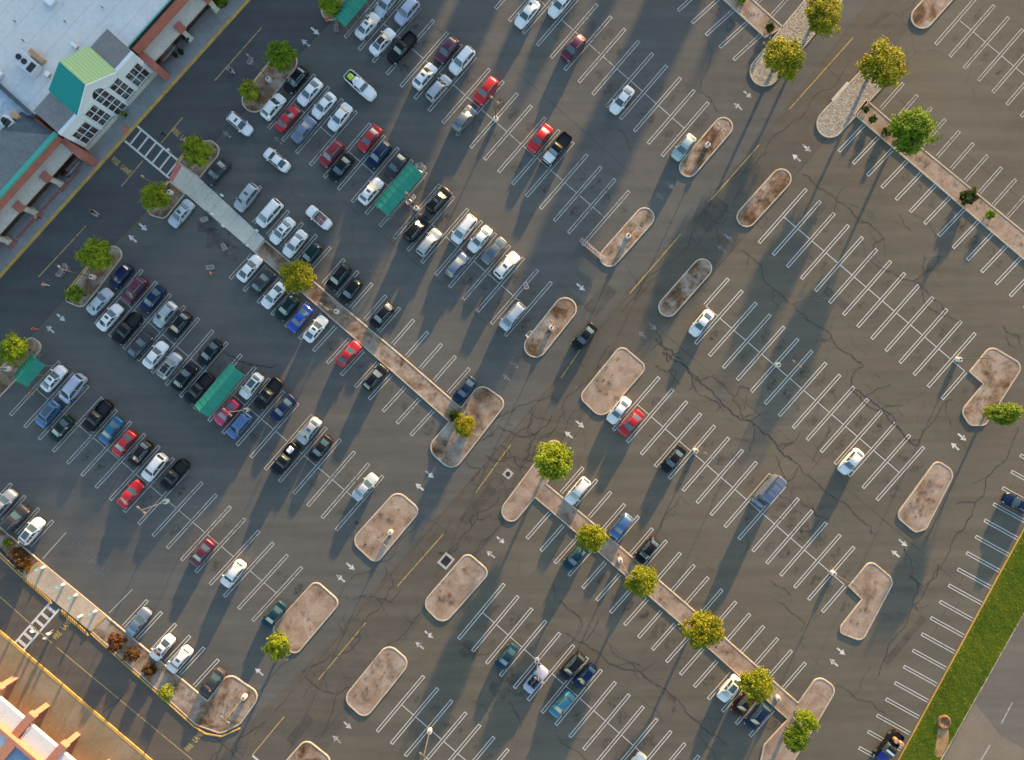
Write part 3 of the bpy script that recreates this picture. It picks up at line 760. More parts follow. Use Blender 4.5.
for i in range(34):      # and in the right-hand bays
    x = rc.uniform(600, 960); y = rc.uniform(330, 640)
    a = rc.choice((0.7, -0.85, 0.2)) + rc.uniform(-.3, .3); l = rc.uniform(6, 18)
    crack([(x, y), (x + math.cos(a) * l * .5, y + math.sin(a) * l * .5 + rc.uniform(-3, 3)), (x + math.cos(a) * l, y + math.sin(a) * l)], 0.06, 0.5)
struct('asphalt_cracks', bm, M['crack'])

# ------------------------------------------------------------------ islands
island(capsule((723, 127), (688.5, 167.5), 9.8), 'soil_red')
island(capsule((781, 179), (746.5, 217), 10.3), 'soil_red')
island(capsule((644.5, 217.5), (609.5, 257), 10), 'soil')
island(capsule((702, 268.5), (668, 307), 10), 'soil_red')
island(capsule((565, 309), (535.5, 346), 11.7), 'soil')
island(roundpoly(PP([(621, 344), (648, 367), (602, 420), (578, 397)]), [1.2, 1.2, 1.6, 1.2]), 'soil_pale')
island(roundpoly(PP([(397, 489), (421.5, 510), (376, 565), (350, 541)]), [1.6, 1.2, 1.2, 1.6]), 'soil_pale')
island(roundpoly(PP([(315.5, 579), (341.5, 602), (295, 657), (269, 630)]), [1.2, 1.2, 1.2, 1.6]), 'soil_pale')
island(roundpoly(PP([(467, 551), (491, 572), (443, 626), (421, 604)]), [1.2, 1.2, 1.6, 1.6]), 'soil_pale')
island(roundpoly(PP([(388, 642), (411.5, 662), (365, 720), (342, 699)]), [1.6, 1.6, 1.4, 1.6]), 'soil_pale')
island(roundpoly(PP([(306, 737.5), (334, 760), (300, 805), (270, 778)]), 1.4), 'soil_red')
# long left median with its wide end
island(roundpoly(PP([(265, 239.7), (332, 296.5), (400, 354), (461, 407), (480, 382), (508, 402), (453, 473), (425.5, 448.5), (448.6, 421.6), (400, 378.7), (303, 294), (254, 252.5)]),
                 [.1, 0, 0, .1, 1.7, 1.4, 1.8, 1.8, .1, 0, 0, .1]), 'soil')
# tree median
island(roundpoly(PP([(552, 436), (568, 450), (547, 484), (594.5, 523.7), (700, 615), (797.8, 702), (817.5, 674), (837.5, 688), (820, 718), (770, 800), (754, 790), (763, 745), (787, 719), (684, 627), (577.7, 534.5), (535, 498), (512, 526), (497.5, 512), (536, 460.5)]),
                 [1.2, .8, .1, 0, 0, .1, 1.4, 1.4, .3, .5, .5, 1.0, .1, 0, 0, .1, 1.7, 1.7, .3]), 'soil_pale')
# right L islands
island(roundpoly(PP([(990, 345), (1024, 365), (998, 406), (985, 426), (969, 426), (960, 411), (982.4, 384), (968.5, 371.8)]), [1.4, 1.4, .5, 1.2, 1.2, 1.2, .1, .1]), 'soil')
island(roundpoly(PP([(936, 459), (955.5, 472), (926, 529.5), (915, 533), (894.5, 516)]), [1.1, 1.5, 1.0, .8, 1.2]), 'soil_pale')
island(roundpoly(PP([(870, 559), (895, 580), (862, 642), (839, 633), (840, 625.8), (861, 599), (847.8, 586.3)]), [1.2, 1.5, 1.2, 1.4, .5, .1, .1]), 'soil_pale')
island(capsule((950, -14), (922, 17.5), 11.6), 'soil_red')
# cobbled islands at the top and the medians joined to them
island(capsule((828, -5), (764.5, 71.5), 15.2), 'cobble')
island(capsule((884.5, 65), (830, 124), 14.0), 'cobble')
bmk = bmesh.new()
add_box(bmk, W(840.5, 92) + Vector((0, 0, .05)), (3.6, 0.6, .14), R(49))
struct('drive_ramp', bmk, M['walk_path'])
island(PP([(865.5, 99), (920.5, 147), (1024, 232), (1100, 296), (1085, 313), (1024, 260.5), (883, 140), (853.5, 114.5)]), 'soil_pale')
island(PP([(680, -62), (752, -1), (783.5, 27.5), (765, 38.5), (723.4, 0.5), (660, -52)]), 'soil_pale')
# storefront islands
island(capsule((285, 62), (254.5, 100), 12.8), 'soil_red')
island(capsule((340, -4), (331, 11), 10), 'soil_red')
island(roundpoly(PP([(178, 163), (194, 142), (212, 140), (221, 148), (218, 157), (200, 178.5)]), [.1, 1.2, 1.0, 1.2, 1.0, .1]), 'soil_red')
island(roundpoly(PP([(169.8, 180.5), (185.8, 194), (165, 220), (148, 215), (147, 205)]), [.1, .2, 1.2, 1.2, 1.0]), 'soil_red')
island(roundpoly(PP([(92, 262), (112, 243), (126, 253), (100.7, 287), (83, 309), (66, 302), (66, 296)]), [1.0, 1.4, 1.4, 0, 1.3, 1.2, 1.0]), 'soil_red')
island(roundpoly(PP([(22, 344), (31, 335), (45, 346), (15, 382), (-14, 412), (-24, 398)]), [.8, 1.2, 1.2, 0, .2, .2]), 'soil_red')
# planting strip along the side drive
island(roundpoly(PP([(-75, 462), (8, 532.5), (41, 561), (23.7, 575.8), (0, 553.5), (-82, 483)]), .05), 'soil_red')
island(roundpoly(PP([(106.6, 615), (207.8, 700), (228.5, 671.5), (262, 694), (241, 724), (221, 734), (196, 725), (90.8, 631)]), [.05, .1, 1.6, 1.6, 1.6, 1.6, 1.6, .05]), 'soil')
bm = bmesh.new()       # yellow kerb faces laid against the islands
def yellow_edge(pts, w=0.2, h=0.15):
    kerb_line(bm, PP(pts), w, h)
yellow_edge([(268.5, 65.5), (251, 87)]); yellow_edge([(90, 263), (66, 293)]); yellow_edge([(21, 345), (-24, 396)])
yellow_edge([(187, 150), (176.5, 163)]); yellow_edge([(168, 181), (146, 205)])
yellow_edge([(-82, 484.5), (-1, 555), (22.5, 577)]); yellow_edge([(91, 633), (194, 726), (206, 733.5), (222, 736), (240, 728)])
struct('painted_kerb', bm, M['kerb_yellow'])
# concrete walk between the front islands and the long median
def slab(name, pts, m, h=0.12):
    bm = bmesh.new(); n = len(pts); P = PP(pts)
    f = poly_face(bm, P, h); r = bmesh.ops.extrude_face_region(bm, geom=[f])
    for v in [g for g in r['geom'] if isinstance(g, bmesh.types.BMVert)]: v.co.z = -0.02
    bmesh.ops.recalc_face_normals(bm, faces=bm.faces)
    return struct(name, bm, m)
slab('path', [(169.8, 180), (178.3, 163.5), (200.5, 179), (265, 239), (254, 252), (186.2, 194.4)], M['walk_path'])
bm = bmesh.new()
for k in range(1, 9):
    a = Vector((182, 172)).lerp(Vector((259, 246)), k / 9); strip(bm, W(a.x - 5, a.y + 6.2), W(a.x + 6.2, a.y - 7), 0.04, 0.124)
struct('path_joints', bm, M['walk'])
slab('tactile_paving', [(169.0, 179.4), (177.2, 163.0), (182.5, 166), (173.2, 182)], M['dome'], 0.126)
slab('pavement', [(248, 0), (512, -293), (495, -309), (231, -16), (105, 125), (-30, 275), (-260, 530), (-245, 545), (0, 276)], M['walk'], 0.13)
bm = bmesh.new(); kerb_line(bm, PP([(-245, 546), (0, 276.6), (124, 138.6), (248.5, 0.5), (512, -292)]), 0.42, 0.15)
struct('storefront_kerb', bm, M['kerb_yellow'])
slab('tactile_plate', [(121, 131), (127, 124.5), (131.5, 128.5), (125.5, 135)], M['dome'], 0.134)
bm = bmesh.new()
for k in range(-26, 40):
    p = Vector((124, 138)) + Vector((0.668, -0.744)) * (k * 10); q = p - Vector((0.744, 0.668)) * 19
    strip(bm, W(*(p - Vector((0.744, 0.668)) * 2)), W(*q), 0.04, 0.134)
struct('pavement_joints', bm, M['shingle'])
# second building's pavement and ramp pad
slab('side_pavement', [(150, 760), (0, 632), (-120, 530), (-200, 620), (60, 860), (240, 860)], M['walk_sunwarm'], 0.13)
bm = bmesh.new(); kerb_line(bm, PP([(-120, 529), (0, 631.4), (150, 759.4), (245, 841)]), 0.42, 0.15)
struct('side_kerb', bm, M['kerb_yellow'])
bm = bmesh.new()
for k in range(0, 40):
    p = Vector((-60, 590)) + Vector((0.76, 0.65)) * (k * 9); q = p + Vector((-0.65, 0.76)) * 44
    strip(bm, W(*p), W(*q), 0.05, 0.134)
for d in (16, 31): strip(bm, W(-60 - .65 * d, 590 + .76 * d), W(212 - .65 * d, 823 + .76 * d), 0.05, 0.1345)
struct('side_pavement_joints', bm, M['soil_pale'])
slab('ramp_pad', [(41, 561), (106.6, 615), (90.8, 631), (23.7, 575.8)], M['pad'], 0.12)
bm = bmesh.new()
kerb_line(bm, PP([(24.5, 575), (41.5, 561.5)]), 0.3, 0.16); kerb_line(bm, PP([(91.5, 630), (106.5, 615.6)]), 0.3, 0.16)
for a, b in (((23, 577), (51.5, 602)), ((62, 611), (88, 634))):
    a, b = Vector(a), Vector(b); n = int((b - a).length / 2.6)
    for k in range(n):
        p = a.lerp(b, (k + .5) / n); add_box(bm, W(p.x, p.y) + Vector((0, 0, .07)), (0.24, 0.8, 0.14), R(28))
struct('striped_kerb', bm, M['kerb_yellow'])
bm = bmesh.new()
for k in range(6):
    a = Vector((47, 566)).lerp(Vector((104, 613)), k / 5); strip(bm, W(a.x - 3, a.y + 3), W(a.x - 14, a.y + 15), 0.03, 0.124)
struct('pad_joints', bm, M['walk'])
# small weathered stones and litter on the islands: counted as ground cover
def debris():
    rnd = random.Random(8); bm = bmesh.new()
    lay = bm.loops.layers.float_color.new('tint')
    ISL = ((723, 127, 688, 167, 6), (781, 179, 747, 217, 7), (644, 217, 610, 257, 6), (702, 268, 668, 307, 6), (565, 309, 535, 346, 8), (612, 362, 605, 400, 12), (390, 505, 375, 545, 14),
           (310, 595, 295, 635, 14), (462, 565, 440, 605, 12), (385, 655, 365, 700, 12), (230, 690, 225, 715, 10), (470, 410, 450, 450, 10), (990, 360, 980, 410, 8), (940, 475, 912, 515, 9), (872, 580, 855, 625, 9),
           (300, 275, 440, 400, 5), (560, 505, 780, 700, 5), (880, 125, 1020, 242, 6), (120, 635, 200, 705, 5), (730, -5, 765, 22, 6), (285, 62, 254, 100, 8))
    for i in range(330):
        c = rnd.choice(ISL); t = rnd.random(); u = rnd.random()
        x = c[0] + (c[2] - c[0]) * t + rnd.uniform(-1, 1) * c[4]; y = c[1] + (c[3] - c[1]) * t + rnd.uniform(-1, 1) * c[4] * .5
        p0 = W(x, y) + Vector((0, 0, KH - 0.02)); base = rnd.random(); rad = rnd.uniform(.12, .5)
        for k in range(int(10 + rad * 60)):
            p = p0 + Vector((rnd.gauss(0, rad * .5), rnd.gauss(0, rad * .5), 0)); a = rnd.random() * 6.28; l = rnd.uniform(.05, .16); d = Vector((math.cos(a), math.sin(a), 0)); n = Vector((-d.y, d.x, 0)) * .025
            f = bm.faces.new([bm.verts.new(p - n), bm.verts.new(p + n), bm.verts.new(p + d * l + Vector((0, 0, rnd.uniform(.02, .1))))]); v = min(1, max(0, base + rnd.uniform(-.25, .25)))
            for lp in f.loops: lp[lay] = (v, v, v, 1)
    o = obj('dry_weeds', bm, M['straw']); o['kind'] = 'stuff'
M['straw'] = leaf_mat('straw_blades', (0.09, 0.05, 0.02), (0.20, 0.135, 0.07), (0.34, 0.26, 0.15))
debris()

# ------------------------------------------------------------------ store building
US, VS = Vector((0.744, 0.668)), Vector((0.668, -0.744))      # survey frame of the storefront: out from the wall, along it
def K(d, t, h=0.0):
    p = Vector((124, 138)) + VS * t - US * d
    return Vector(((p.x - 512) * S, (380 - p.y) * S, h))
def solid(bm, top, bottom=None, z0=0.0):
    """prism between a list of 3D points (top) and the same outline at z0 (or list of 3D)"""
    a = [bm.verts.new(p) for p in top]; b = [bm.verts.new((p[0], p[1], z0)) for p in top] if bottom is None else [bm.verts.new(p) for p in bottom]
    n = len(a); fs = [bm.faces.new(a), bm.faces.new(b[::-1])]
    for i in range(n): fs.append(bm.faces.new((a[i], b[i], b[(i + 1) % n], a[(i + 1) % n])))
    bmesh.ops.recalc_face_normals(bm, faces=fs)
def kbox(bm, d0, d1, t0, t1, h0, h1):
    solid(bm, [K(d0, t0, h1), K(d1, t0, h1), K(d1, t1, h1), K(d0, t1, h1)], z0=h0)

store = empty('store_building', K(19, 19), 0, 'large store with pale roof, shaded teal and sunlit lime gable and glazed white entrance', 'store')
def spart(name, bm, m, parent=store, **k):
    o = obj(name, bm, m, **k); o.parent = parent
    o.matrix_parent_inverse = parent.matrix_world.inverted() if False else Matrix.Translation(-parent.location)
    return o
# right wing and main hall
bm = bmesh.new()
solid(bm, [K(27, 72, 5.7), K(27, 330, 5.7), K(420, 330, 5.7), K(420, -37, 5.7), K(52.5, -37, 5.7), K(52.5, 72, 5.7)])
spart('wall', bm, M['terracotta'])
bm = bmesh.new()
poly_face(bm, [K(27.5, 70.5), K(27.5, 329), K(419, 329), K(419, -37), K(52, -37), K(52, 70.5)], 5.75)
spart('roof', bm, M['membrane'])
bm = bmesh.new()
kbox(bm, 26.6, 28.6, 71, 330, 5.5, 6.0)
spart('roof_edge', bm, M['trim'])
bm = bmesh.new(); kbox(bm, 27.2, 28.1, 71, 330, 6.0, 6.06); spart('roof_edge', bm, M['teal_trim'])
# canopies
for (a, b) in ((72.5, 330), (-330, -36.5)):
    bm = bmesh.new(); kbox(bm, 13.5, 26.9, a, b, 3.05, 3.45); spart('canopy', bm, M['cream'])
bm = bmesh.new(); kbox(bm, 5.5, 27.2, 70.5, 77.5, 0, 3.62); spart('wing_wall', bm, M['terracotta'])
bm = bmesh.new(); kbox(bm, 2.5, 27.2, -41, -34.5, 0, 3.62); spart('wing_wall', bm, M['terracotta'])
for t in (118, 157, 196, 235, -76, -114.7, -153.5, -192):
    bm = bmesh.new(); kbox(bm, 12.8, 20.5, t - 4.2, t + 4.2, 2.9, 3.6); spart('pier_cap', bm, M['terracotta'])
    bm = bmesh.new(); add_box(bm, K(17, t, 1.45), (0.7, 0.7, 2.9), FR_ANG, 0.04); add_box(bm, K(17, t, 0.3), (0.95, 0.95, 0.6), FR_ANG, 0.04); spart('pillar', bm, M['cream'])
# left wing
bm = bmesh.new()
solid(bm, [K(27, -330, 5.3), K(27, -37.4, 5.3), K(420, -37.4, 5.3), K(420, -330, 5.3)])
spart('wall', bm, M['terracotta'])
bm = bmesh.new(); poly_face(bm, [K(57, -330), K(57, -37.6), K(420, -37.6), K(420, -330)], 5.36); spart('roof', bm, M['membrane2'])
bm = bmesh.new()   # sloped grey roof along its front, with teal fascia and dark hip
solid(bm, [K(26.5, -330, 5.5), K(26.5, -37.5, 5.5), K(59, -66, 7.1), K(59, -330, 7.1)], [K(26.5, -330, 5.3), K(26.5, -37.5, 5.3), K(59, -66, 5.3), K(59, -330, 5.3)])
spart('roof_slope', bm, M['shingle'])
bm = bmesh.new(); solid(bm, [K(26.6, -37.45, 5.52), K(64, -42, 5.7), K(59.1, -66, 7.11)], [K(26.6, -37.45, 5.3), K(64, -42, 5.3), K(59.1, -66, 5.3)]); spart('roof_slope', bm, M['shingle_dark'])
bm = bmesh.new(); kbox(bm, 24.6, 28.8, -330, -35, 5.32, 5.66); spart('roof_trim', bm, M['teal_trim'])
bm = bmesh.new(); kbox(bm, 52, 419, -38.8, -35.2, 5.2, 6.15); spart('roof_edge', bm, M['shingle_dark'])
# entrance block
EF = 19.0
bm = bmesh.new()
out = [(-33, 0), (-33, 6.3), (-8, 6.3), (19.5, 8.9), (46, 6.3), (70.4, 6.3), (70.4, 0)]
solid(bm, [K(EF, t, h) for t, h in out], [K(EF + 3.0, t, h) for t, h in out])
spart('entrance_wall', bm, M['white_trim'])
bm = bmesh.new(); kbox(bm, EF + 3.05, 52.4, -32.8, 70.2, 0, 6.15); spart('wall', bm, M['white_trim'])
bm = bmesh.new(); solid(bm, [K(EF + 3.1, -33, 6.28), K(52.6, -33, 6.28), K(52.6, -8.2, 6.28), K(EF + 3.1, -8.2, 6.28)], z0=6.16); spart('roof_slope', bm, M['shingle_warm'])
bm = bmesh.new(); solid(bm, [K(EF + 3.1, 46.2, 6.28), K(52.6, 46.2, 6.28), K(52.6, 70.6, 6.28), K(EF + 3.1, 70.6, 6.28)], z0=6.16); spart('roof_slope', bm, M['shingle_warm'])
bm = bmesh.new(); solid(bm, [K(EF + .4, 19.5, 8.98), K(51, 19.5, 8.98), K(55, -9, 6.3), K(EF + .4, -9, 6.3)], [K(EF + .4, 19.5, 8.85), K(51, 19.5, 8.85), K(55, -9, 6.17), K(EF + .4, -9, 6.17)]); spart('gable_roof', bm, M['shaded_teal_slope'])
bm = bmesh.new(); solid(bm, [K(EF + .4, 19.6, 8.98), K(51, 19.6, 8.98), K(55, 47, 6.3), K(EF + .4, 47, 6.3)], [K(EF + .4, 19.6, 8.85), K(51, 19.6, 8.85), K(55, 47, 6.17), K(EF + .4, 47, 6.17)]); spart('gable_roof', bm, M['sunlit_lime_slope'])
bm = bmesh.new(); solid(bm, [K(51, 19.55, 8.9), K(53.5, -8, 6.3), K(53.5, 46, 6.3)], [K(53.6, 19.55, 6.2), K(53.6, -8, 6.2), K(53.6, 46, 6.2)]); spart('gable_end', bm, M['white_trim'])
# white raking trim on the gable and pilasters
bm = bmesh.new()
def rake(bm, t0, h0, t1, h1, w=0.42, d0=EF - .9, d1=EF - .05):
    solid(bm, [K(d0, t0, h0), K(d0, t1, h1), K(d0, t1, h1 - w), K(d0, t0, h0 - w)], [K(d1, t0, h0), K(d1, t1, h1), K(d1, t1, h1 - w), K(d1, t0, h0 - w)])
rake(bm, -8, 6.4, 19.45, 9.0); rake(bm, 19.55, 9.0, 46, 6.4); rake(bm, -33, 6.42, -8.1, 6.42); rake(bm, 46.1, 6.42, 70.4, 6.42)
spart('cornice', bm, M['white_trim'])
for t in (-30.5, -7, 11, 28, 45, 68):
    bm = bmesh.new(); kbox(bm, EF - .9, EF - .02, t - 1.6, t + 1.6, 0.0, 5.9); spart('pilaster', bm, M['white_trim'])
for a, b in ((-33, 11), (28, 70.4)):
    bm = bmesh.new(); kbox(bm, EF - 1.8, EF - .95, a, b, 0, 0.9); spart('plinth', bm, M['cream'])
for (t0, t1, h0, h1, nc, nr) in ((-28.5, -9.5, 1.1, 4.6, 3, 2), (-4.5, 9, 1.1, 5.5, 2, 3), (12.8, 26.2, 0.1, 7.0, 2, 4), (30, 43, 1.1, 5.5, 2, 3), (47.5, 66, 1.1, 4.6, 3, 2)):
    arch = h1 > 6
    bm = bmesh.new()
    if arch:
        pts = [(t0, h0)] + [(t0 + (t1 - t0) * (0.5 - 0.5 * math.cos(math.pi * k / 10)), h1 - 1.2 + 1.2 * math.sin(math.pi * k / 10)) for k in range(11)] + [(t1, h0)]
    else: pts = [(t0, h0), (t0, h1), (t1, h1), (t1, h0)]
    solid(bm, [K(EF - .25, t, h) for t, h in pts], [K(EF + .1, t, h) for t, h in pts])
    wd = spart('window', bm, M['store_glass'])
    bm = bmesh.new()
    for k in range(nc + 1):
        t = t0 + (t1 - t0) * k / nc; kbox(bm, EF - .75, EF - .27, t - .36, t + .36, h0, h1 - (1.1 if arch and k in (0, nc) else .15 if arch else 0))
    for k in range(nr + 1):
        h = h0 + (h1 - (1.2 if arch else 0) - h0) * k / nr; kbox(bm, EF - .80, EF - .26, t0, t1, h - .055, h + .055)
    o = obj('window_frame', bm, M['white_trim']); o.parent = wd
# red stripes painted on the pavement
bm = bmesh.new()
for t in (-76, -114.7, -153.5): poly_face(bm, [K(8.5, t - 6), K(14, t - 6), K(14, t + 6), K(8.5, t + 6)], 0.137)
poly_face(bm, [K(10.5, -108), K(13.4, -108), K(13.4, -83), K(10.5, -83)], 0.137); poly_face(bm, [K(10.5, -146), K(13.4, -146), K(13.4, -121), K(10.5, -121)], 0.137)
poly_face(bm, [K(9.5, -70), K(12.4, -70), K(12.4, -52), K(9.5, -52)], 0.137)
struct('pavement_paint', bm, M['red_floor'])
# roof plant
def hvac(x, y, size, rz, label, fans=2):
    h0 = 5.76
    root = empty('rooftop_unit', W(x, y, h0), rz, label, 'air conditioner', 'units on the store roof')
    L, B, Hh = size
    bm = bmesh.new(); add_box(bm, (0, 0, Hh / 2), (L, B, Hh), 0, 0.05); obj('casing', bm, M['hvac'], root)
    for k in range(fans):
        bm = bmesh.new(); add_cyl(bm, (-L / 2 + 0.6 + k * 1.0, 0.0, Hh + .05), 0.40, .12, 18); obj('fan', bm, M['darkfan'], root)
    bm = bmesh.new(); add_box(bm, (L / 2 - .5, 0, Hh + .06), (0.8, B * .7, .1)); obj('grille', bm, M['darkfan'], root)
    bm = bmesh.new(); add_box(bm, (0.1, B / 2 + .7, .35), (L * .7, .7, .7), 0, .05); obj('duct', bm, M['rust_sunlit'], root)  # the duct's orange is grazing sunlight put into its colour
hvac(31, 66, (3.4, 1.9, 1.25), A_DR, 'large air conditioner with two dark fans on the white store roof')
hvac(10.5, 124, (1.7, 1.5, 1.0), A_DR, 'small air conditioner on the lower patched roof', 1)
def roof_box(name, x, y, s, rz, label, m, cat, h0=5.76):
    root = empty(name, W(x, y, h0), rz, label, cat)
    bm = bmesh.new(); add_box(bm, (0, 0, s[2] / 2), s, 0, .04); obj('curb', bm, M[m], root)
    bm = bmesh.new(); add_box(bm, (0, 0, s[2] + .05), (s[0] * 1.12, s[1] * 1.12, .1), 0, .03); obj('cover', bm, M['plastic_white'], root)
for x, y, lab in ((16, 22, 'thin vent pipe alone at the upper left of the store roof'), (66, 22, 'thin vent pipe between the roof hatch and the sunlit lime gable slope'), (103, 8, 'thin vent pipe near the top edge right of the roof hatch'), (24, 41, 'thin vent pipe above the large air conditioner')):
    root = empty('vent_pipe', W(x, y, 5.76), 0, lab, 'vent pipe', 'pipes on the store roof')
    bm = bmesh.new(); add_cyl(bm, (0, 0, .25), .07, .5, 10); obj('pipe', bm, M['pole'], root)
    bm = bmesh.new(); add_cyl(bm, (0, 0, .04), .28, .08, 14, .2); obj('flashing', bm, M['hvac'], root)
roof_box('roof_hatch', 51, 1, (1.5, 1.1, .5), A_DR, 'bright white hatch on the roof at the top edge', 'hvac', 'roof hatch')
roof_box('roof_vent', 76, 46.5, (0.9, .4, .4), A_DR, 'small rusty vent behind the sunlit lime gable slope', 'rust_sunlit', 'vent')
roof_box('roof_drain', 49, 75, (0.6, .6, .35), A_DR, 'small square vent beside the shaded teal gable slope', 'rust_sunlit', 'vent')
roof_box('roof_fan', 0.5, 75.5, (1.0, 1.0, .6), A_DR, 'white exhaust fan at the edge of the roof', 'hvac', 'exhaust fan')

# ------------------------------------------------------------------ second building, lower left
UB, NB = Vector((0.76, 0.65)), Vector((-0.65, 0.76))
def Q(d, t, h=0.0):
    p = Vector((75, 696)) + UB * t + NB * d
    return Vector(((p.x - 512) * S, (380 - p.y) * S, h))
def qbox(bm, d0, d1, t0, t1, h0, h1):
    solid(bm, [Q(d0, t0, h1), Q(d1, t0, h1), Q(d1, t1, h1), Q(d0, t1, h1)], z0=h0)
shop = empty('shop_building', Q(50, 0), 0, 'shop with orange parapets, white canopy slabs and a blue roof', 'shop')
bm = bmesh.new(); qbox(bm, 48.2, 260, -200, 260, 0, 3.75); spart('wall', bm, M['orange'], shop)
bm = bmesh.new(); qbox(bm, 51.5, 255, -6.5, 260, 3.76, 3.84); spart('roof', bm, M['blue_roof'], shop)
bm = bmesh.new(); qbox(bm, 51.5, 255, -200, -16.5, 3.76, 3.84); spart('roof', bm, M['white_stucco'], shop)
bm = bmesh.new(); qbox(bm, 47.8, 51.4, -200, 260, 3.0, 4.35); spart('parapet', bm, M['orange'], shop)
bm = bmesh.new(); qbox(bm, 51.45, 255, -16.4, -6.6, 3.5, 4.35); spart('parapet', bm, M['orange'], shop)
bm = bmesh.new(); qbox(bm, 31, 47.7, -9.5, 260, 3.0, 3.5); spart('canopy', bm, M['white_stucco'], shop)
bm = bmesh.new(); qbox(bm, 31, 47.7, -200, -17.8, 3.0, 3.5); spart('canopy', bm, M['white_stucco'], shop)
for t, d0 in ((-15, 22), (27, 24), (69, 24), (-57, 22)):
    bm = bmesh.new(); qbox(bm, d0, 47.7, t - 4.0, t + 4.0, 2.9, 3.75); spart('pier_beam', bm, M['orange'], shop)
    bm = bmesh.new(); qbox(bm, d0 + 1, d0 + 7, t - 2.6, t + 2.6, 0, 2.9); spart('pillar', bm, M['orange'], shop)
for x, y, r, lab in ((40.5, 712, .35, 'small dark drum in place of the shadow beside the upper orange pier'), (70.5, 738, .35, 'small dark drum in place of the shadow beside the lower orange pier'), (1, 686, .3, 'small dark bin at the left edge of the tan pavement')):
    root = empty('litter_bin', W(x, y) + Vector((0, 0, .13)), 0, lab, 'bin')  # the two pier drums are added shapes for dark column shadows
    bm = bmesh.new(); add_cyl(bm, (0, 0, .45), r * .8, .9, 14, r); obj('drum', bm, M['trim'], root)
    bm = bmesh.new(); add_cyl(bm, (0, 0, .93), r * 1.05, .08, 14); obj('lid', bm, M['rust_sunlit'], root)

# ------------------------------------------------------------------ trees
def crown_mesh(seed, nclump=230, per=34, leaf=0.056, flat=0.78, ragged=0.14):
    """unit crown (radius 1): clumps of leaf faces through a domed volume"""
    rnd = random.Random(seed); bm = bmesh.new()
    lay = bm.loops.layers.float_color.new('tint')
    lobes = [(Vector((0, 0, 0.1)), 0.78), (Vector((0, 0, 0.05)), 0.70)]
    for k in range(7):
        a = k * 0.9 + rnd.uniform(-.3, .3); lobes.append((Vector((math.cos(a) * .42, math.sin(a) * .42, rnd.uniform(-.22, .2))) * rnd.uniform(.85, 1.2), rnd.uniform(.36, .58)))
    for c in range(nclump):
        lc, lr = rnd.choice(lobes)
        d = Vector((rnd.gauss(0, 1), rnd.gauss(0, 1), rnd.gauss(0.25, 1))).normalized()
        rr = lr * (rnd.random() ** 0.33) * rnd.uniform(1 - ragged, 1 + ragged)
        cp = lc + Vector((d.x * rr, d.y * rr, d.z * rr * flat))
        base = min(1, max(0, rnd.gauss(0.48, 0.24)))
        cr = rnd.uniform(.09, .2)
        for l in range(per):
            q = cp + Vector((rnd.gauss(0, 1), rnd.gauss(0, 1), rnd.gauss(0, .8))) * cr * .6
            n = (d * .55 + Vector((rnd.gauss(0, .5), rnd.gauss(0, .5), rnd.gauss(.8, .5)))).normalized()
            t = n.orthogonal().normalized(); t.rotate(Quaternion(n, rnd.random() * 6.28)); b = n.cross(t)
            s = leaf * rnd.uniform(.6, 1.3)
            f = bm.faces.new([bm.verts.new(q + t * s), bm.verts.new(q + b * s * .62), bm.verts.new(q - t * s), bm.verts.new(q - b * s * .62)])
            v = min(1, max(0, base + rnd.uniform(-.14, .14)))
            for lp in f.loops: lp[lay] = (v, v, v, 1)
    return mesh_of('crown', bm)
CROWNS = [crown_mesh(k) for k in (1, 2, 3, 4, 5, 6)]
SPARSE = [crown_mesh(k, 70, 24, 0.085, .8, .25) for k in (7, 8)]
SHRUBS = [crown_mesh(k, 46, 26, 0.13, .7, .15) for k in (11, 12)]
def trunk_mesh(seed):
    rnd = random.Random(seed); bm = bmesh.new()
    def limb(a, b, r0, r1, n=7):
        a, b = Vector(a), Vector(b); d = (b - a); q = Vector((0, 0, 1)).rotation_difference(d.normalized())
        add_cyl(bm, (a + b) / 2, r0, d.length, n, r1, q.to_matrix().to_4x4())
    limb((0, 0, 0), (.01, .0, .46), .050, .038); limb((.01, 0, .45), (.02, .01, .95), .038, .014)
    for k in range(6):
        a = k * 1.05 + rnd.uniform(-.2, .2); z = .42 + .06 * k
        m = Vector((math.cos(a) * .22, math.sin(a) * .22, z + .18)); e = Vector((math.cos(a) * .45, math.sin(a) * .45, z + .32))
        limb((.012, 0, z), m, .020, .013, 5); limb(m, e, .013, .006, 5)
    return mesh_of('trunk', bm, M['bark'])
TRUNKS = [trunk_mesh(1), trunk_mesh(2)]
def tree(x, y, r, leaf, label, hgt=None, crowns=CROWNS, cat='tree', group='planted trees', seed=[0], stretch=(1, 1), name='tree', z0=0.1):
    """x, y, r: crown centre and radius in survey pixels as seen at crown height"""
    seed[0] += 1; rnd = random.Random(seed[0] * 7)
    rm = r * S
    hc = hgt if hgt is not None else 1.5 + rm * 0.9
    c = W(x, y, hc + z0); rm *= (1 - hc / H)
    root = empty(name, (c.x, c.y, z0), rnd.random() * 6.28 if stretch == (1, 1) else 0, label, cat, group)
    root.rotation_euler.z = rnd.random() * 6.28 if stretch == (1, 1) else R(0)
    me = crowns[seed[0] % len(crowns)]
    cr = child('crown', me, root, M[leaf], (0, 0, hc)); cr.scale = (rm * 1.07 * stretch[0] * rnd.uniform(.95, 1.06), rm * 1.07 * stretch[1] * rnd.uniform(.95, 1.06), rm * rnd.uniform(.85, 1.0))
    tm = TRUNKS[seed[0] % 2]
    tr = bpy.data.objects.new('trunk', tm); COL.objects.link(tr); tr.parent = root; k = hc / .85; tr.scale = (k, k, k) if name == 'tree' else (k, k, k * .7)
    return root
